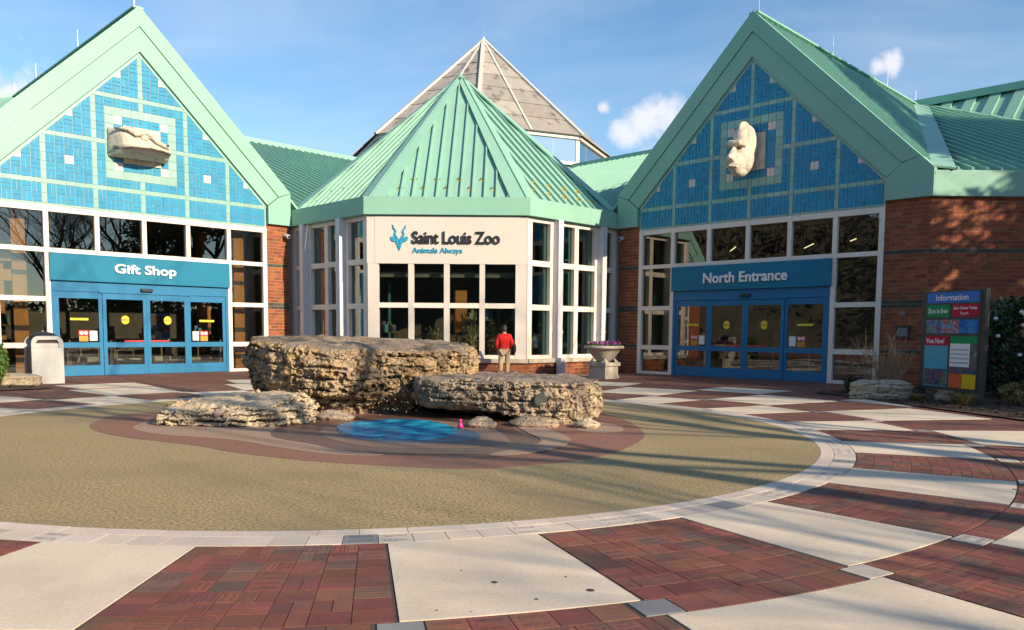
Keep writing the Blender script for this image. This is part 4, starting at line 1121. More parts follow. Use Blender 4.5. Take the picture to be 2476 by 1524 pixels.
# ------------------------------------------------------------------ fountain rocks
def resample(pts, n):
    pts = smooth_poly(pts, 2); L_ = [0]
    for i in range(len(pts)): a, b = pts[i], pts[(i + 1) % len(pts)]; L_.append(L_[-1] + math.dist(a, b))
    out, j = [], 0
    for k in range(n):
        t = L_[-1] * k / n
        while L_[j + 1] < t: j += 1
        a, b = pts[j], pts[(j + 1) % len(pts)]; f = (t - L_[j]) / max(1e-9, L_[j + 1] - L_[j])
        out.append((a[0] + (b[0] - a[0]) * f, a[1] + (b[1] - a[1]) * f))
    return out
def rock(name, outline, prof, m, label, seed=0, n=150, dz=.035, amp=1.0, tilt=(0, 0), low=None, group=None, top_n=22, crag=0):
    """prof: (height, inset) from the foot up; tilt: rise of the top per metre in x,y; low: fn(x,y) lifting the underside"""
    o = resample(ccw(outline), n)
    cx = sum(p[0] for p in o) / n; cy = sum(p[1] for p in o) / n
    zs = [prof[0][0]]
    while zs[-1] < prof[-1][0] - 1e-6: zs.append(min(zs[-1] + dz, prof[-1][0]))
    def ins(z):
        for (a, ia), (b, ib) in zip(prof, prof[1:]):
            if z <= b + 1e-6: return ia + (ib - ia) * (z - a) / max(1e-6, b - a)
        return prof[-1][1]
    H = prof[-1][0]; off = Vector((seed * 7.3, seed * 3.1, seed * 1.7))
    vs = []
    def disp(x, y, z, k=1.0):
        p = Vector((x, y, z)) + off
        d = .15 * noise.fractal(p * .9, 1, 2, 3) + .09 * noise.fractal(p * 3.1, .9, 2, 4)
        zz = z * 4.6 + 1.3 * noise.noise(Vector((x * .7, y * .7, seed)))                   # bedding cracks
        c = abs(zz - math.floor(zz) - .5)
        if c < .10: d -= .17 * (1 - c / .10) * max(0, min(1, .55 + 1.6 * noise.noise(p * 1.1)))
        msk = max(0, min(1.2, .45 + 1.5 * noise.noise(p * 1.3)))
        w = noise.voronoi(p * 6.0)[0]; d -= .13 * max(0, .42 - w[0]) / .42 * msk
        w2 = noise.voronoi(p * 14)[0]; d -= .055 * max(0, .40 - w2[0]) / .40
        return d * amp * k
    for z in zs:
        for x, y in o:
            vx, vy = x - cx, y - cy; r = math.hypot(vx, vy); i = ins(z)
            d = disp(x, y, z)
            q = (r - i + d) / r
            X_, Y_ = cx + vx * q, cy + vy * q
            f = z / H
            Z_ = z + f * (tilt[0] * vx + tilt[1] * vy) + .03 * amp * noise.noise(Vector((X_, Y_, z)) * 2.5 + off)
            if low: Z_ = Z_ + (1 - f) * low(X_, Y_)
            vs.append((X_, Y_, Z_))
    fs = [(i * n + k, i * n + (k + 1) % n, (i + 1) * n + (k + 1) % n, (i + 1) * n + k) for i in range(len(zs) - 1) for k in range(n)]
    last = (len(zs) - 1) * n
    rim = vs[last:last + n]
    for c in range(1, top_n):
        s = 1 - c / top_n
        for k, (x, y, z) in enumerate(rim):
            X_, Y_ = cx + (x - cx) * s, cy + (y - cy) * s
            zz = H + tilt[0] * (X_ - cx) + tilt[1] * (Y_ - cy)
            e = min(1, c / 3)
            zz = zz * e + z * (1 - e) + amp * (.05 * noise.fractal(Vector((X_, Y_, 0)) * 1.6 + off, 1, 2, 4) + .018 * noise.noise(Vector((X_, Y_, 3)) * 9 + off)) * e + .03 * e
            vs.append((X_, Y_, zz))
        a = last + (c - 1) * n; b = last + c * n
        fs += [(a + k, a + (k + 1) % n, b + (k + 1) % n, b + k) for k in range(n)]
    vs.append((cx, cy, H + .03)); ci = len(vs) - 1; b = last + (top_n - 1) * n
    fs += [(b + k, b + (k + 1) % n, ci) for k in range(n)]
    fs.append(tuple(range(n - 1, -1, -1)))
    q = MB(); q.v = vs; q.f = fs
    ob = q.build(name, m, None, True)
    if crag:
        su = ob.modifiers.new('su', 'SUBSURF'); su.subdivision_type = 'SIMPLE'; su.levels = su.render_levels = 1
        for k, (ty_, sz, st) in enumerate((('CLOUDS', .50, .20), ('VORONOI', .34, .075), ('CLOUDS', .15, .05), ('STUCCI', .05, .007))):
            tx_ = bpy.data.textures.new('crag', ty_); tx_.noise_scale = sz
            if ty_ == 'CLOUDS': tx_.noise_type = 'HARD_NOISE'; tx_.noise_depth = 3
            dm = ob.modifiers.new('d%d' % k, 'DISPLACE'); dm.texture = tx_; dm.texture_coords = 'LOCAL'; dm.strength = st * crag * (-1 if ty_ == 'VORONOI' and False else 1); dm.mid_level = .5 if ty_ != 'VORONOI' else .35
        vg = ob.vertex_groups.new(name='side')
        for v in ob.data.vertices: vg.add([v.index], .28 if v.normal.z > .75 else 1.0, 'REPLACE')
        for dm in ob.modifiers:
            if dm.type == 'DISPLACE': dm.vertex_group = 'side'
        bake(ob)
    return tag(ob, label, 'rock', group)
big = rock('fountain_rock', [(-1.80, 14.30), (-2.6, 15.1), (-3.15, 16.2), (-2.8, 17.4), (-.5, 18.0), (1.1, 17.6), (1.62, 16.5), (1.55, 15.7), (1.05, 15.0), (.3, 14.5), (-.6, 14.2), (-1.3, 14.15)],
     [(-.02, .50), (.14, .44), (.26, .34), (.40, .10), (.55, .03), (.78, -.02), (1.0, .0), (1.16, .03), (1.26, .08), (1.31, .17)], 'rock', 'tall ochre block of the fountain, largest of the rocks', 1, 520, .02, tilt=(-.035, .045), crag=1.0)
slab_r = rock('fountain_rock', [(.42, 14.35), (.9, 13.85), (1.8, 13.5), (2.9, 13.3), (3.5, 13.3), (3.85, 13.75), (3.9, 14.7), (3.4, 15.7), (2.2, 16.2), (1.0, 16.0), (.6, 15.2)],
     [(-.02, .26), (.07, .06), (.20, .0), (.52, .0), (.66, .03), (.71, .08)], 'rock_grey', 'long flat-topped slab with round dark medallion, right of the blue pool', 2, 440, .017, amp=.75, low=lambda x, y: .20 * max(0, min(1, (2.7 - x) / 1.2)), crag=.8)
rock('fountain_rock', [(-3.6, 13.15), (-3.2, 12.72), (-2.2, 12.58), (-1.4, 12.72), (-1.0, 13.3), (-1.2, 14.6), (-2.4, 15.3), (-3.45, 14.6)],
     [(-.02, .06), (.06, -.04), (.11, .06), (.16, -.02), (.21, .08), (.26, .02), (.31, .14), (.35, .22)], 'rock_pale', 'low cream layered rock, left of the tall ochre block', 3, 360, .014, amp=1.2, tilt=(.04, .05), crag=1.0)
for i, (pts, h, mt, lab) in enumerate([
    ([(1.5, 12.75), (1.8, 12.6), (2.1, 12.75), (2.0, 13.1), (1.6, 13.1)], .15, 'rock_grey', 'small dark rounded stone beside the pink toy'),
    ([(2.15, 13.0), (2.6, 12.8), (3.0, 12.85), (3.1, 13.15), (2.7, 13.4), (2.2, 13.35)], .13, 'rock_grey', 'flat brown stone under the front of the right slab'),
    ([(3.25, 12.9), (3.5, 12.72), (3.72, 12.9), (3.7, 13.2), (3.3, 13.2)], .13, 'rock_pale', 'small pale stone at the right corner under the slab'),
    ([(2.5, 13.4), (3.5, 13.3), (3.7, 14.4), (2.6, 14.6)], .16, 'rock_grey', 'hidden bearing stone in the dark gap beneath the right slab'),
    ([(-1.15, 13.75), (-.8, 13.55), (-.45, 13.7), (-.5, 14.0), (-1.0, 14.05)], .14, 'rock_grey', 'small mossy stone in the hollow below the tall block')]):
    rock('fountain_stone', pts, [(-.02, .04), (h * .45, -.02), (h * .8, .05), (h, .12)], mt, lab, 10 + i, 90, .02, amp=.35, top_n=10)
md = MB().tube([(0, .03, 0), (0, -.015, 0)], .105, 24).build('medallion', 'medallion'); md.location = (2.75, sorted(v.co.y for v in slab_r.data.vertices if abs(v.co.x - 2.75) < .10 and abs(v.co.z - .42) < .09 and v.co.y < 14.2)[40], .42); md.rotation_euler = (R(6), 0, R(4))
tag(md, 'round dark bronze medallion set in the face of the right slab', 'plaque')
ty = MB().lathe([(.03, .0), (.07, .02), (.08, .07), (.045, .12), (.03, .18), (.055, .21), (.02, .25)], n=12).build('toy', 'magenta_plastic', None, True); ty.location = (1.46, 12.6, .02); ty.scale = (.6, .6, .6)
tag(ty, 'small magenta plastic toy at the right edge of the pool', 'toy')
tr = MB()
for i in range(26):
    x = random.uniform(-.35, .75); y = 14.12 + .12 * abs(x) + random.uniform(-.06, .05); z0 = random.uniform(.05, .34)
    tr.tube([(x, y, z0), (x, y, z0 + random.uniform(.01, .03))], .0025, 5)
tag(tr.build('water_drops', 'letter_white'), 'water dripping from the tall block into the pool', 'water', kind='stuff')

# ------------------------------------------------------------------ person in red
def skin(name, pts, edges, rad, m, parent, root=0, sub=2):
    me = bpy.data.meshes.new(name); me.from_pydata(pts, edges, []); me.materials.append(MATS[m])
    o = link(bpy.data.objects.new(name, me), parent)
    md_ = o.modifiers.new('skin', 'SKIN'); md_.use_smooth_shade = True
    for i, r in enumerate(rad):
        sv = me.skin_vertices[0].data[i]; sv.radius = (r, r) if isinstance(r, (int, float)) else r; sv.use_root = (i == root)
    s = o.modifiers.new('sub', 'SUBSURF'); s.levels = sub; s.render_levels = sub
    bake(o); o.data.polygons.foreach_set('use_smooth', [True] * len(o.data.polygons)); return o
ps = empty('person', (2.0, 26.95, 0), R(6), 'person in red jacket and khaki trousers with black shoulder bag, back turned, at the window', 'person')
pts = [(0, 0, .93), (0, .01, 1.12), (0, .02, 1.34), (0, .05, 1.46), (0, .09, 1.53), (0, .12, 1.63), (0, .13, 1.71),
       (-.17, .03, 1.38), (-.24, .0, 1.12), (-.20, .10, .92), (.17, .03, 1.38), (.25, .0, 1.13), (.22, .12, .93),
       (-.10, 0, .88), (-.12, -.01, .50), (-.13, -.03, .09), (.10, 0, .88), (.11, .02, .50), (.10, 0, .09), (-.13, .12, .05), (.11, .15, .05)]
ed = [(0, 1), (1, 2), (2, 3), (3, 4), (4, 5), (5, 6), (2, 7), (7, 8), (8, 9), (2, 10), (10, 11), (11, 12), (0, 13), (13, 14), (14, 15), (0, 16), (16, 17), (17, 18), (15, 19), (18, 20)]
rd = [.13, .12, .14, .07, .06, .085, .07, .065, .05, .035, .065, .05, .035, .10, .07, .045, .10, .07, .045, .035, .035]
for s, wi in ((-1, 9), (1, 12)):                   # hands: palm and five curled fingers
    w = Vector(pts[wi]); b = len(pts)
    pts.append(tuple(w + Vector((0, .04, -.07)))); rd.append(.028); ed.append((wi, b))
    for f in range(5):
        off = Vector((s * -.030 + s * .016 * f, .01 * (f - 2), 0)) if f else Vector((-s * .04, .03, .03))
        l = (.045, .055, .06, .055, .045)[f]
        p1 = w + Vector((0, .045, -.085)) + off; p2 = p1 + Vector((0, .012, -l)); p3 = p2 + Vector((0, .022, -l * .5))
        k = len(pts); pts += [tuple(p1), tuple(p2), tuple(p3)]; rd += [.0095, .009, .008]; ed += [(b, k), (k, k + 1), (k + 1, k + 2)]
body = skin('body', pts, ed, rd, 'skin', ps)
jp = [(0, 0, .90), (0, .01, 1.12), (0, .02, 1.33), (0, .05, 1.45), (-.18, .03, 1.38), (-.26, .0, 1.13), (-.215, .09, .95), (.18, .03, 1.38), (.27, .0, 1.14), (.235, .11, .96)]
skin('jacket', jp, [(0, 1), (1, 2), (2, 3), (2, 4), (4, 5), (5, 6), (2, 7), (7, 8), (8, 9)], [(.20, .15), (.185, .15), (.19, .15), .095, .095, .075, .055, .095, .075, .055], 'red_cloth', ps)
tp = [(0, 0, .93), (-.10, 0, .86), (-.12, -.01, .50), (-.13, -.03, .07), (.10, 0, .86), (.11, .02, .50), (.10, 0, .07)]
skin('trousers', tp, [(0, 1), (1, 2), (2, 3), (0, 4), (4, 5), (5, 6)], [(.165, .14), .115, .088, .068, .115, .088, .068], 'khaki_cloth', ps)
h = MB(); ell(h, (0, .115, 1.665), (.095, .105, .115)); ell(h, (0, .06, 1.62), (.08, .07, .10)); sculpt('hair', h, 'hair', ps, .015, 3)
bg_ = MB(); ell(bg_, (.33, .04, .98), (.075, .15, .19)); sculpt('shoulder_bag', bg_, 'black_cloth', ps, .02, 3)
MB().tube([(.33, .04, 1.12), (.27, -.02, 1.32), (.20, .02, 1.47), (.24, .10, 1.30), (.33, .06, 1.12)], .012, 6).build('bag_strap', 'black_cloth', ps)
for s in (-1, 1): 
    sh = MB(); ell(sh, (s * .115, .06, .05), (.055, .14, .055)); sh.build('shoe', 'dark_paint_and_hollows', ps, True)

# ------------------------------------------------------------------ litter bin
bn = empty('litter_bin', (-10.83, 22.50, 0), R(45), 'white arched litter bin with brown pebbled sides by the Gift Shop doors', 'bin')
n = 10
arch = [(-.40, .0), (.40, .0), (.40, 1.12)] + [(.40 - .20 + .20 * math.cos(R(9 * i)), 1.12 + .20 * math.sin(R(9 * i))) for i in range(1, 11)] + [(-.20 + .20 * math.cos(R(90 + 9 * i)), 1.12 + .20 * math.sin(R(90 + 9 * i))) for i in range(0, 11)]
hole = [(-.28, 1.02), (.28, 1.02), (.28, 1.14), (.24, 1.21), (-.24, 1.21), (-.28, 1.14)]
lower = [(-.40, 0), (.40, 0), (.40, 1.0), (-.40, 1.0)]
pnl = MB().prism(lower, -.36, -.30).build('front_panel', 'bin_white', bn)
fr_ = MB().prism([(-.40, 1.003), (-.29, 1.003), (-.29, 1.14), (-.23, 1.215), (.23, 1.215), (.29, 1.14), (.29, 1.003), (.40, 1.003), (.40, 1.12)] + arch[3:-1] + [(-.40, 1.12)], -.37, -.29).build('arch_frame', 'bin_white', bn)
MB().prism(lower, .30, .36).build('back_panel', 'bin_white', bn); MB().prism(arch, .285, .30).build('back_arch', 'bin_white', bn)
box('side_panel', 'bin_tan', bn, -.37, .37, -.30, .285, .06, 1.0)
box('opening_shade', 'dark_paint_and_hollows', bn, -.30, .30, -.29, -.24, 1.0, 1.22)  # solid dark block standing in for the shade inside the bin mouth
box('flap', 'bin_white', bn, -.285, .285, -.345, -.325, 1.005, 1.12)
MB().box(-.17, .17, -.3475, -.346, 1.045, 1.075).build('flap_marking', 'cast_stone', bn)
d_ = MB(); ell(d_, (0, 0, 1.28), (.36, .27, .16)); d_.build('lid', 'dark_metal', bn, True)
MB().tube([(-.02, 0, 1.40), (0, 0, 1.47)], .03, 8).build('lid_knob', 'steel', bn)

# ------------------------------------------------------------------ planter
pl = empty('planter', (5.35, 27.10, 0), R(45), 'round stone planter bowl on square pedestal with purple pansies', 'planter')
MB().box(-.37, .37, -.37, .37, 0, .10).box(-.345, .345, -.345, .345, .10, .42).box(-.40, .40, -.40, .40, .42, .54).build('pedestal', 'cast_stone', pl)
for sx in (-1, 1):
    for sy in (-1, 1): MB().add([(sx * .36, sy * .36, .541), (sx * .16, sy * .36, .541), (sx * .36, sy * .16, .541), (sx * .24, sy * .24, .70)], [(0, 1, 3), (0, 3, 2), (1, 2, 3), (0, 2, 1)]).build('corner_foot', 'cast_stone', pl)
bowl = MB().lathe([(.16, .55), (.24, .58), (.36, .70), (.50, .88), (.57, .99), (.66, 1.0), (.68, 1.04), (.66, 1.09), (.60, 1.10), (.56, 1.04), (.1, 1.03)], n=40).build('bowl', 'cast_stone', pl, True)
fl = MB()
lv_ = MB(); pu = MB(); pk = MB()
def leafquad(mb, c, s, dirv=None):
    d = Vector(dirv) if dirv else Vector((random.uniform(-1, 1), random.uniform(-1, 1), random.uniform(-.6, 1))).normalized()
    a = d.orthogonal().normalized(); a.rotate(Matrix.Rotation(random.uniform(0, 6.3), 3, d)); b = d.cross(a)
    c = Vector(c)
    mb.add([c - a * s, c + b * s * .45 + d * s * .1, c + a * s, c - b * s * .45 + d * s * .1], [(0, 1, 2, 3)])
for i in range(420):
    r = .58 * random.random() ** .5; t = random.uniform(0, 6.3); leafquad(lv_, (r * math.cos(t), r * math.sin(t), 1.08 + random.uniform(0, .07)), .05)
lv_.build('foliage', 'leaf_bright', pl)
for i in range(60):
    r = .58 * random.random() ** .5; t = random.uniform(0, 6.3); c = Vector((r * math.cos(t), r * math.sin(t), 1.14 + random.uniform(0, .08)))
    f_ = MB()
    for k in range(5):
        a = 6.283 * k / 5; f_.add([(0, 0, 0), (.045 * math.cos(a - .5), -.02, .045 * math.sin(a - .5)), (.06 * math.cos(a), -.03, .06 * math.sin(a)), (.045 * math.cos(a + .5), -.02, .045 * math.sin(a + .5))], [(0, 1, 2, 3)])
    o = f_.build('pansy', 'flower_pink' if random.random() < .3 else 'flower_purple', pl); o.location = c; o.rotation_euler = (random.uniform(-.9, .1), 0, random.uniform(-1.6, .6))

# ------------------------------------------------------------------ information sign
sg = empty('information_sign', (11.98, 19.01, 0), math.atan2(-.951, .309), 'dark framed Information board with posters on two posts in the planting bed', 'sign')
WD = 1.62
for x in (0, WD): box('post', 'dark_metal', sg, x - .05, x + .05, -.05, .07, 0, 2.56)
box('board', 'dark_metal', sg, .05, WD - .05, -.06, .04, .30, 2.55)
px = lambda f: .10 + f * (WD - .20)
pz = lambda f: 2.51 - f * (2.51 - .34)
def panel(nm, mt, a, b, c, d, y=-.066): return MB().box(px(a), px(b), y, -.055, pz(d), pz(c)).build(nm, mt, sg)
def label_text(par, txt, mt, a, b, zc, hh, bold=.008):
    o = text_mesh('lettering', txt, mt, (px(b) - px(a)), hh, .004, bold, par); o.location = (px((a + b) / 2), -.071, pz(zc)); return o
p = panel('title_panel', 'panel_blue', 0, 1, .0, .108); label_text(p, 'Information', 'letter_white', .18, .80, .054, .135)
p = panel('green_panel', 'panel_green', 0, .46, .128, .255); label_text(p, 'Zoo is free', 'letter_white', .03, .42, .19, .11)
p = panel('crimson_panel', 'panel_crimson', .50, 1, .128, .255); label_text(p, 'Zoo Closes Today', 'letter_white', .53, .97, .17, .085, .01); label_text(p, '5 p.m.', 'letter_white', .66, .82, .222, .075, .01)
panel('photo', 'photo_animals', 0, .30, .285, .425); panel('photo', 'photo_red', .305, .64, .285, .425); panel('photo', 'photo_blue', .645, 1, .285, .425)
p = panel('vote_panel', 'panel_crimson', -.01, .46, .455, .555); label_text(p, 'Vote Now!', 'letter_white', .02, .38, .505, .12)
panel('poster', 'poster_teal', -.01, .46, .556, .985); panel('poster_photo', 'photo_people', .0, .45, .80, .975, -.069)
panel('green_header', 'panel_green', .50, 1, .455, .53); panel('schedule', 'paper_white', .50, .87, .531, .77); panel('photo', 'photo_people', .875, 1, .531, .77); panel('photo', 'photo_people', .50, 1, .772, .84)
for i in range(4): panel('schedule_row', 'pale_blue', .52, .85, .585 + .045 * i, .603 + .045 * i, -.068)
panel('orange_panel', 'panel_orange', .50, .745, .842, .99); panel('yellow_panel', 'panel_yellow', .75, 1, .842, .99)

# ------------------------------------------------------------------ small things on the walls
for m, par, lab in ((1, north, 'white security camera on the shaded brick pier left of the North Entrance'), (-1, gift, 'white security camera on the sunlit brick pier right of the Gift Shop')):
    c = empty('security_camera', par.matrix_world @ Vector((-5.22 * m, 0, 5.12)), R(-45) * m, lab, 'camera', 'security cameras on the brick piers')
    MB().tube([(0, 0, 0), (0, -.10, 0)], .045, 10).build('mount', 'pipe_white', c)
    MB().tube([(0, -.06, .02), (.02, -.30, -.05)], [.065, .075], 12).build('housing', 'pipe_white', c)
    MB().tube([(.02, -.30, -.05), (.0215, -.318, -.055)], .05, 12).build('lens', 'dark_metal', c)
q = box('wall_plaque', 'dark_metal', None, 0, 0, 0, 0, 0, 0); bpy.data.objects.remove(q)
wp = empty('wall_plaque', north.matrix_world @ Vector((5.13, -.01, 1.62)), R(-45), 'square dark plaque on the brick wall beside the Information board', 'plaque')
box('plate', 'dark_metal', wp, -.19, .19, -.05, 0, -.18, .18); box('inset', 'grey_metal', wp, -.14, .14, -.056, -.05, -.12, .12)
ub = empty('utility_box', north.matrix_world @ Vector((5.10, -.01, 2.18)), R(-45), 'tiny grey electrical box above the dark plaque', 'box')
box('cover', 'grey_metal', ub, -.07, .07, -.05, 0, -.06, .06)
# ------------------------------------------------------------------ planting beds
bed = patch('planting_bed', [P_(11.75, 84), P_(11.66, 92), P_(11.66, 100), P_(11.7, 108), P_(11.9, 114), P_(12.3, 119), (10.5, 20.2), (10.05, 21.1), (10.9, 21.5), (12.2, 22.6), (13.7, 23.9), (14.3, 23.4), (20.5, 23.35), (20.5, 12)], .03, 'mulch', None)
tag(bed, kind='structure')
bed2 = patch('planting_bed', [(-9.3, 20.55), (-9.9, 19.7), (-10.5, 19.0), (-12.2, 17.0), (-15, 15.5), (-17, 19), (-15.5, 22.5), (-13.4, 23.3), (-12.4, 22.6), (-11.6, 21.7), (-10.4, 21.2)], .03, 'mulch', None)
tag(bed2, kind='structure')
chips = MB()
def in_poly(x, y, p):
    c = False
    for i in range(len(p)):
        (a, b), (d, e) = p[i], p[i - 1]
        if (b > y) != (e > y) and x < (d - a) * (y - b) / (e - b) + a: c = not c
    return c
BP = [P_(11.75, 86), P_(11.75, 100), P_(11.8, 108), P_(12.0, 114), (10.6, 20.4), (10.3, 21.0), (12.2, 22.3), (14.3, 23.2), (19, 23.2), (19, 12)]
BP2 = [(-9.5, 20.5), (-10.5, 19.2), (-12.2, 17.2), (-14, 19), (-12.3, 22.2), (-11.4, 21.4)]
for i in range(5200):
    if i % 5: x, y, pl_ = random.uniform(9.8, 19), random.uniform(12, 23.3), BP
    else: x, y, pl_ = random.uniform(-14, -9.3), random.uniform(17, 22.5), BP2
    if not in_poly(x, y, pl_): continue
    a = random.uniform(0, 6.3); l, w = random.uniform(.03, .09), random.uniform(.01, .025); u = Vector((math.cos(a), math.sin(a), random.uniform(-.4, .4))) * l; v = Vector((-math.sin(a), math.cos(a), random.uniform(-.3, .3))) * w
    c = Vector((x, y, .04 + random.uniform(0, .025))); chips.add([c - u - v, c + u - v, c + u + v, c - u + v], [(0, 1, 2, 3)])
tag(chips.build('bark_chips', 'mulch'), 'loose brown bark chips lying on the planting beds', 'bark chips', kind='stuff')

rock('limestone_boulder', [(10.25, 19.35), (10.9, 18.95), (11.6, 18.85), (12.0, 19.2), (11.7, 19.75), (10.8, 19.9)], [(.0, .05), (.12, .0), (.20, .06), (.30, .0), (.38, .05), (.43, .18)], 'rock_pale', 'long white pitted boulder left of the Information board', 21, 130, .022, amp=.55, top_n=14)
rock('limestone_boulder', [(12.15, 18.5), (12.5, 18.3), (12.75, 18.6), (12.5, 18.95), (12.2, 18.9)], [(.0, .02), (.12, .0), (.24, .05), (.32, .14)], 'rock_pale', 'small pale boulder beneath the Information board', 22, 80, .022, amp=.4, top_n=10)
rock('limestone_boulder', [(-11.9, 21.2), (-11.1, 21.0), (-10.5, 21.3), (-10.35, 21.7), (-10.9, 21.95), (-11.8, 21.8)], [(.0, .04), (.10, .0), (.16, .06), (.24, .02), (.30, .16)], 'rock_pale', 'low pale boulder at the left edge beside the litter bin', 23, 110, .022, amp=.5, top_n=12)

def stem_shrub(name, base, n, h, spread, m, label, r=.008, depth=2, group=None):
    mb = MB()
    def grow(p, d, l, r_, k):
        q = p
        pts = [p]; 
        for i in range(3):
            d = (d + Vector((random.uniform(-.22, .22), random.uniform(-.22, .22), random.uniform(-.05, .1)))).normalized(); q = q + d * (l / 3); pts.append(q)
        mb.tube(pts, [r_, r_ * .85, r_ * .7, r_ * .45], 4, False)
        if k:
            for s in range(3):
                i = random.choice((1, 2, 3)); grow(pts[i], (d + Vector((random.uniform(-.7, .7), random.uniform(-.7, .7), random.uniform(-.1, .5)))).normalized(), l * random.uniform(.4, .65), r_ * .55, k - 1)
    for i in range(n):
        a = random.uniform(0, 6.3); s = random.uniform(.1, 1) * spread
        grow(Vector((random.uniform(-.06, .06), random.uniform(-.06, .06), 0)), Vector((math.cos(a) * s, math.sin(a) * s, 1)).normalized(), h * random.uniform(.5, .8), r, depth)
    o = mb.build(name, m); o.location = base
    return tag(o, label, 'shrub', group)
stem_shrub('bare_shrub', (11.55, 19.95, .03), 46, 1.25, .85, 'twig', 'leafless tan shrub with upright twigs between boulder and brick wall', .013)
stem_shrub('bare_shrub', (12.9, 19.6, .03), 12, .6, .9, 'twig', 'low leafless twiggy shrub behind the Information board', .007)
def grass_clump(name, base, n, h, spread, m, label, w=.008, cat='grass clump'):
    mb = MB()
    for i in range(n):
        a = random.uniform(0, 6.3); s = random.random() ** .6 * spread; l = h * random.uniform(.6, 1.1)
        p = Vector((math.cos(a) * s * .3, math.sin(a) * s * .3, 0)); d = Vector((math.cos(a), math.sin(a), 0)); t = Vector((-d.y, d.x, 0)) * w
        p1 = p + d * s * .4 + Vector((0, 0, l * .7)); p2 = p + d * s * 1.1 + Vector((0, 0, l * random.uniform(.7, 1)))
        mb.add([p - t, p + t, p1 + t, p1 - t, p2], [(0, 1, 2, 3), (3, 2, 4)])
    o = mb.build(name, m); o.location = base
    return tag(o, label, cat)
grass_clump('grass_clump', (12.28, 17.95, .03), 260, .34, .34, 'grass_dry', 'golden dry grass under the middle of the Information board')
grass_clump('grass_clump', (12.0, 17.25, .03), 240, .30, .34, 'grass_dry', 'golden dry grass in front of the right sign post')
grass_clump('grass_clump', (11.55, 18.35, .03), 160, .2, .3, 'grass_dry', 'short dry grass in front of the left sign post')
grass_clump('leafy_clump', (10.95, 20.6, .03), 60, .5, .28, 'leaf_dark', 'dark strap-leaved plant by the sidelight of the North Entrance', .018, 'plant')
grass_clump('leafy_clump', (-10.95, 20.55, .03), 90, .3, .25, 'leaf_bright', 'small bright green grassy tuft at the left edge', .014, 'plant')
def leafy(name, base, radii, n, size, m, label, cat='shrub', trunk=None, flowers=0, hollow=.45, seed=0, group=None, cm='bark'):
    t = empty(name, base, 0, label, cat, group)
    mb = MB(); off = Vector((seed, seed * 2, 0)); k = 0
    while k < n:
        v = Vector((random.gauss(0, 1), random.gauss(0, 1), random.gauss(0, 1))).normalized() * random.uniform(hollow, 1) ** .6
        if noise.noise(v * 2.1 + off) < -.12 + .25 * random.random() - .1: continue
        v *= 1 + .22 * noise.noise(v * 1.7 + off * 1.3)
        c = Vector((v.x * radii[0], v.y * radii[1], radii[2] * (1 + v.z) + (trunk or 0)))
        leafquad(mb, c, size * random.uniform(.6, 1.2)); k += 1
    mb.build('crown', m, t)
    st = MB()
    for i in range(7):
        a = i * .9; st.tube([(0, 0, 0), (.1 * math.cos(a) * radii[0], .1 * math.sin(a) * radii[1], (trunk or .1) + radii[2] * .3), (.5 * math.cos(a) * radii[0], .5 * math.sin(a) * radii[1], (trunk or .1) + radii[2] * (1 + .5 * random.random()))], [.03 + .03 * radii[2], .02 + .02 * radii[2], .01], 5)
    st.build('trunk', cm, t)
    for i in range(flowers):
        a = random.uniform(2.3, 5.2); z = random.uniform(-.6, .75); c = math.sqrt(1 - z * z)
        f_ = MB(); ell(f_, (0, 0, 0), (.05, .05, .045), 7, 5)
        o = f_.build('flower', 'flower_white', t); o.location = (math.cos(a) * c * radii[0] * 1.02, math.sin(a) * c * radii[1] * 1.02, radii[2] * (1 + z) * 1.0 + (trunk or 0))
    return t
leafy('flowering_shrub', (14.6, 19.6, .0), (1.15, 1.15, 1.30), 5200, .085, 'leaf_dark', 'dark evergreen shrub with white flowers behind the Information board', flowers=34, seed=3)
leafy('low_shrub', (13.4, 17.6, .03), (.42, .42, .26), 700, .05, 'grass_dry', 'small orange-brown low shrub right of the Information board', seed=5)
leafy('low_shrub', (14.6, 17.4, .03), (.7, .7, .30), 900, .06, 'leaf_dark', 'low dark green shrub at the right edge of the picture', seed=6)
leafy('edge_shrub', (-11.5, 20.9, .02), (.55, .55, .62), 2400, .075, 'leaf_bright', 'bright green leafy shrub cut by the left edge', seed=8)

# ------------------------------------------------------------------ plants in the shop window
for i, (x, y, h, lab) in enumerate(((-.55, 28.75, 1.75, 'tall dried plant display in the second window column of the tower'), (.75, 28.9, 2.25, 'tall green plant display in the third window column of the tower'), (1.62, 28.85, 2.05, 'pale flowering stems in the fourth window column of the tower'))):
    t = empty('display_plant', (x, y, .01), 0, lab, 'plant', 'plants in the tower window')
    MB().lathe([(.16, 0), (.22, .4), (.20, .42)], n=14).build('pot', 'yellow_box' if i == 1 else 'cast_stone', t)
    st = MB(); lf = MB()
    for k in range(40):
        a = random.uniform(0, 6.3); s = random.uniform(.05, .34); tip = Vector((math.cos(a) * s, math.sin(a) * s, h * random.uniform(.55, 1)))
        st.tube([(0, 0, .4), tuple(tip * .5 + Vector((0, 0, .2))), tuple(tip)], .008, 4)
        for j in range(14): leafquad(lf, tip * random.uniform(.45, 1.0) + Vector((random.uniform(-.07, .07), random.uniform(-.07, .07), random.uniform(-.05, .1))), .06)
    st.build('stem', 'twig', t); lf.build('leaves', 'plant_dry', t)
bx_ = box('display_crate', 'yellow_box', None, .10, .55, 28.55, 28.85, .75, 1.15); tag(bx_, 'yellow box among the plants inside the tower window', 'box')

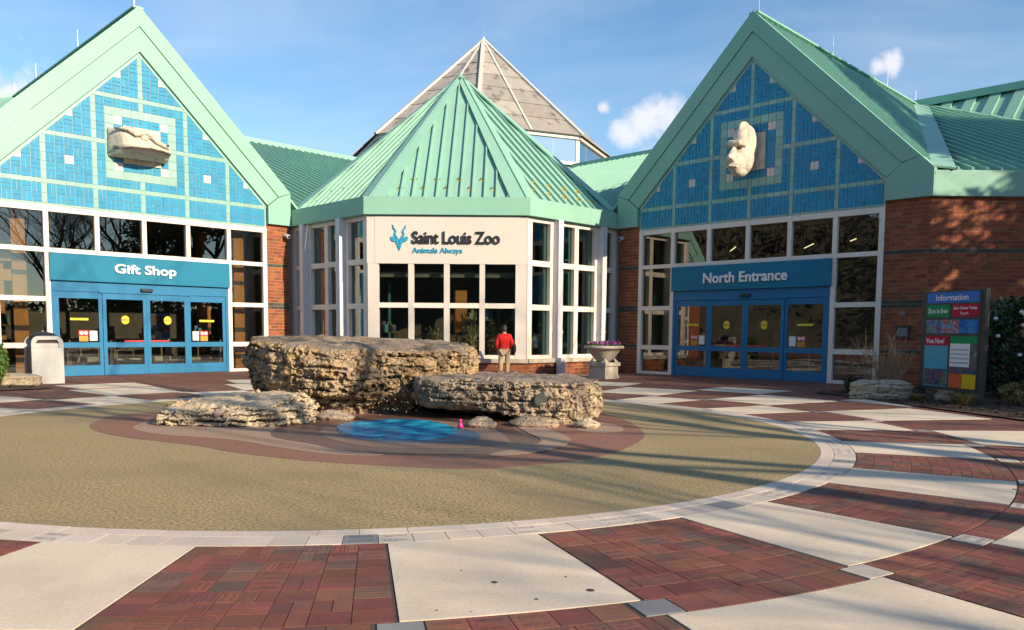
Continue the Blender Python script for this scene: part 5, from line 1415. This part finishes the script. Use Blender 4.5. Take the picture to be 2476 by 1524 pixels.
# ------------------------------------------------------------------ bare trees beyond the right edge and behind the viewer: they throw the shadows and stand in the reflections
def bare_tree(base, h, seed, label, r0=.26, lean=(0, 0), depth=5, first=.42):
    rs = random.Random(seed)
    t = empty('bare_tree', base, 0, label, 'tree', 'bare trees south of the plaza')
    tk, br_ = MB(), MB()
    def grow(p, d, l, r, k, mb):
        pts, rad = [p], [r]; n = 4
        for i in range(n):
            d = (d + Vector((rs.uniform(-.16, .16), rs.uniform(-.16, .16), rs.uniform(-.04, .12)))).normalized()
            p = p + d * (l / n); pts.append(p); rad.append(r * (1 - .42 * (i + 1) / n))
        mb.tube(pts, rad, 7 if k >= depth - 1 else 4, False)
        if k == 0: return
        nb = 4 if k > 2 else 3
        for i in range(nb):
            j = n if i == 0 else rs.randint(2, n)
            a = rs.uniform(0, 6.3); e = Vector((math.cos(a), math.sin(a), 0))
            nd = (d * rs.uniform(.5, 1) + e * rs.uniform(.5, .95) + Vector((0, 0, .18))).normalized()
            grow(pts[j], nd, l * rs.uniform(.56, .80), rad[j] * rs.uniform(.55, .75), k - 1, br_)
    grow(Vector((0, 0, -.1)), Vector((lean[0], lean[1], 1)).normalized(), h * first, r0, depth, tk)
    tk.build('trunk', 'bark', t); br_.build('crown', 'bark', t)
    return t
TREES = [((19.5, -4.6, 0), 13, 3, .32), ((22.5, -9.5, 0), 13, 5, .32), ((24.0, -3.2, 0), 14, 11, .32), ((24.5, 4.2, 0), 13, 14, .32),
         ((33.0, 6.0, 0), 18, 17, .34), ((38.0, -2.0, 0), 19, 21, .34), ((31, -14, 0), 14.5, 23, .32), ((40, 12, 0), 20, 27, .36), ((34, -22, 0), 17, 31, .30), ((24, -22, 0), 18, 35, .32)]
names = ['bare tree whose trunk shadow crosses the right of the plaza', 'tall bare tree behind the first one, seen only as branch shadows', 'bare tree off the right edge shading the paving', 'bare tree nearest the Information board, off the right edge',
         'large bare tree shading the North Entrance roof', 'tall bare tree far right of the plaza', 'large bare tree reflected in the Gift Shop windows, left one', 'tallest bare tree off the right edge', 'bare tree far behind the viewer, right', 'large bare tree reflected in the Gift Shop windows, right one']
for (b, h, s, r), nm in zip(TREES, names): bare_tree(b, h, s, nm, r, depth=6 if 'nearest' in nm else 5, first=.72 if 'trunk' in nm or 'paving' in nm else .42)
leafy('evergreen_tree', (23.0, 10.2, 0), (2.4, 2.4, 2.6), 5200, .20, 'leaf_dark', 'evergreen tree off the right edge, shading the planting bed', 'tree', trunk=2.2, seed=12, hollow=.3)
leafy('evergreen_tree', (26.5, 12.5, 0), (3.0, 3.0, 4.0), 5200, .24, 'leaf_dark', 'taller evergreen tree off the right edge, shading the corner wall', 'tree', trunk=4.0, seed=15, hollow=.3)
leafy('evergreen_tree', (32.4, 17.7, 0), (5, 5, 5.8), 11000, .30, 'leaf_dark', 'tall evergreen tree off the right edge, shading the North Entrance side roof', 'tree', trunk=10.4, seed=19, hollow=.3)
# unseen woods behind the viewer, added and shaped to darken the window reflections
leafy('evergreen_tree', (34.6, 12.0, 0), (3.8, 3.8, 5.0), 7000, .30, 'leaf_dark', 'tall evergreen tree off the right edge, shading the eaves right of the North Entrance', 'tree', trunk=9.2, seed=29, hollow=.3)
wd = MB()
def wood_h(az): return (8.5 + 4.5 * (noise.noise(Vector((az * .09, 0, 3))) + .5)) * (.42 if 92 < az < 165 else (1.9 if az >= 165 else 1.0))
for i in range(276):
    a0, a1 = 42 + i, 43 + i
    q = [(62 * math.sin(R(a)), 10 + 62 * math.cos(R(a)), z) for a, z in ((a0, 0), (a1, 0), (a1, wood_h(a1) * .8), (a0, wood_h(a0) * .8))]
    wd.add(q, [(0, 1, 2, 3)])
for i in range(30000):
    az = random.uniform(42, 318); rr_ = random.uniform(52, 66)
    z = wood_h(az) * (.55 + .5 * random.random() ** 1.3)
    c = Vector((rr_ * math.sin(R(az)), 10 + rr_ * math.cos(R(az)), z))
    leafquad(wd, c, random.uniform(.2, .45))
tag(wd.build('far_woods', 'woods'), 'unseen band of woodland far behind the viewer, darkening the window reflections', 'woods', kind='stuff')
# specks on the concrete and fallen leaves
sp_ = MB()
for x, y, r in ((2.17, 4.86, .022), (2.75, 4.72, .026), (2.42, 4.55, .014), (2.62, 4.98, .010), (1.95, 5.1, .008), (1.86, 4.35, .008), (2.05, 4.33, .006), (7.35, 8.0, .03)):
    sp_.slab([(x + r * math.cos(6.283 * k / 12), y + r * math.sin(6.283 * k / 12)) for k in range(12)], .0034, .0045)
tag(sp_.build('gum_spots', 'dark_paint_and_hollows', apron), kind='stuff')
lt = MB()
for i in range(60):
    r, a = 6.6 * random.random() ** .5, random.uniform(0, 6.3); x, y = r * math.cos(a), CY + r * math.sin(a)
    leafquad(lt, (x, y, .022), random.uniform(.015, .03), (random.uniform(-.2, .2), random.uniform(-.2, .2), 1))
tag(lt.build('fallen_leaves', 'grass_dry'), 'few dry leaves scattered on the rubber court', 'leaves', kind='stuff')
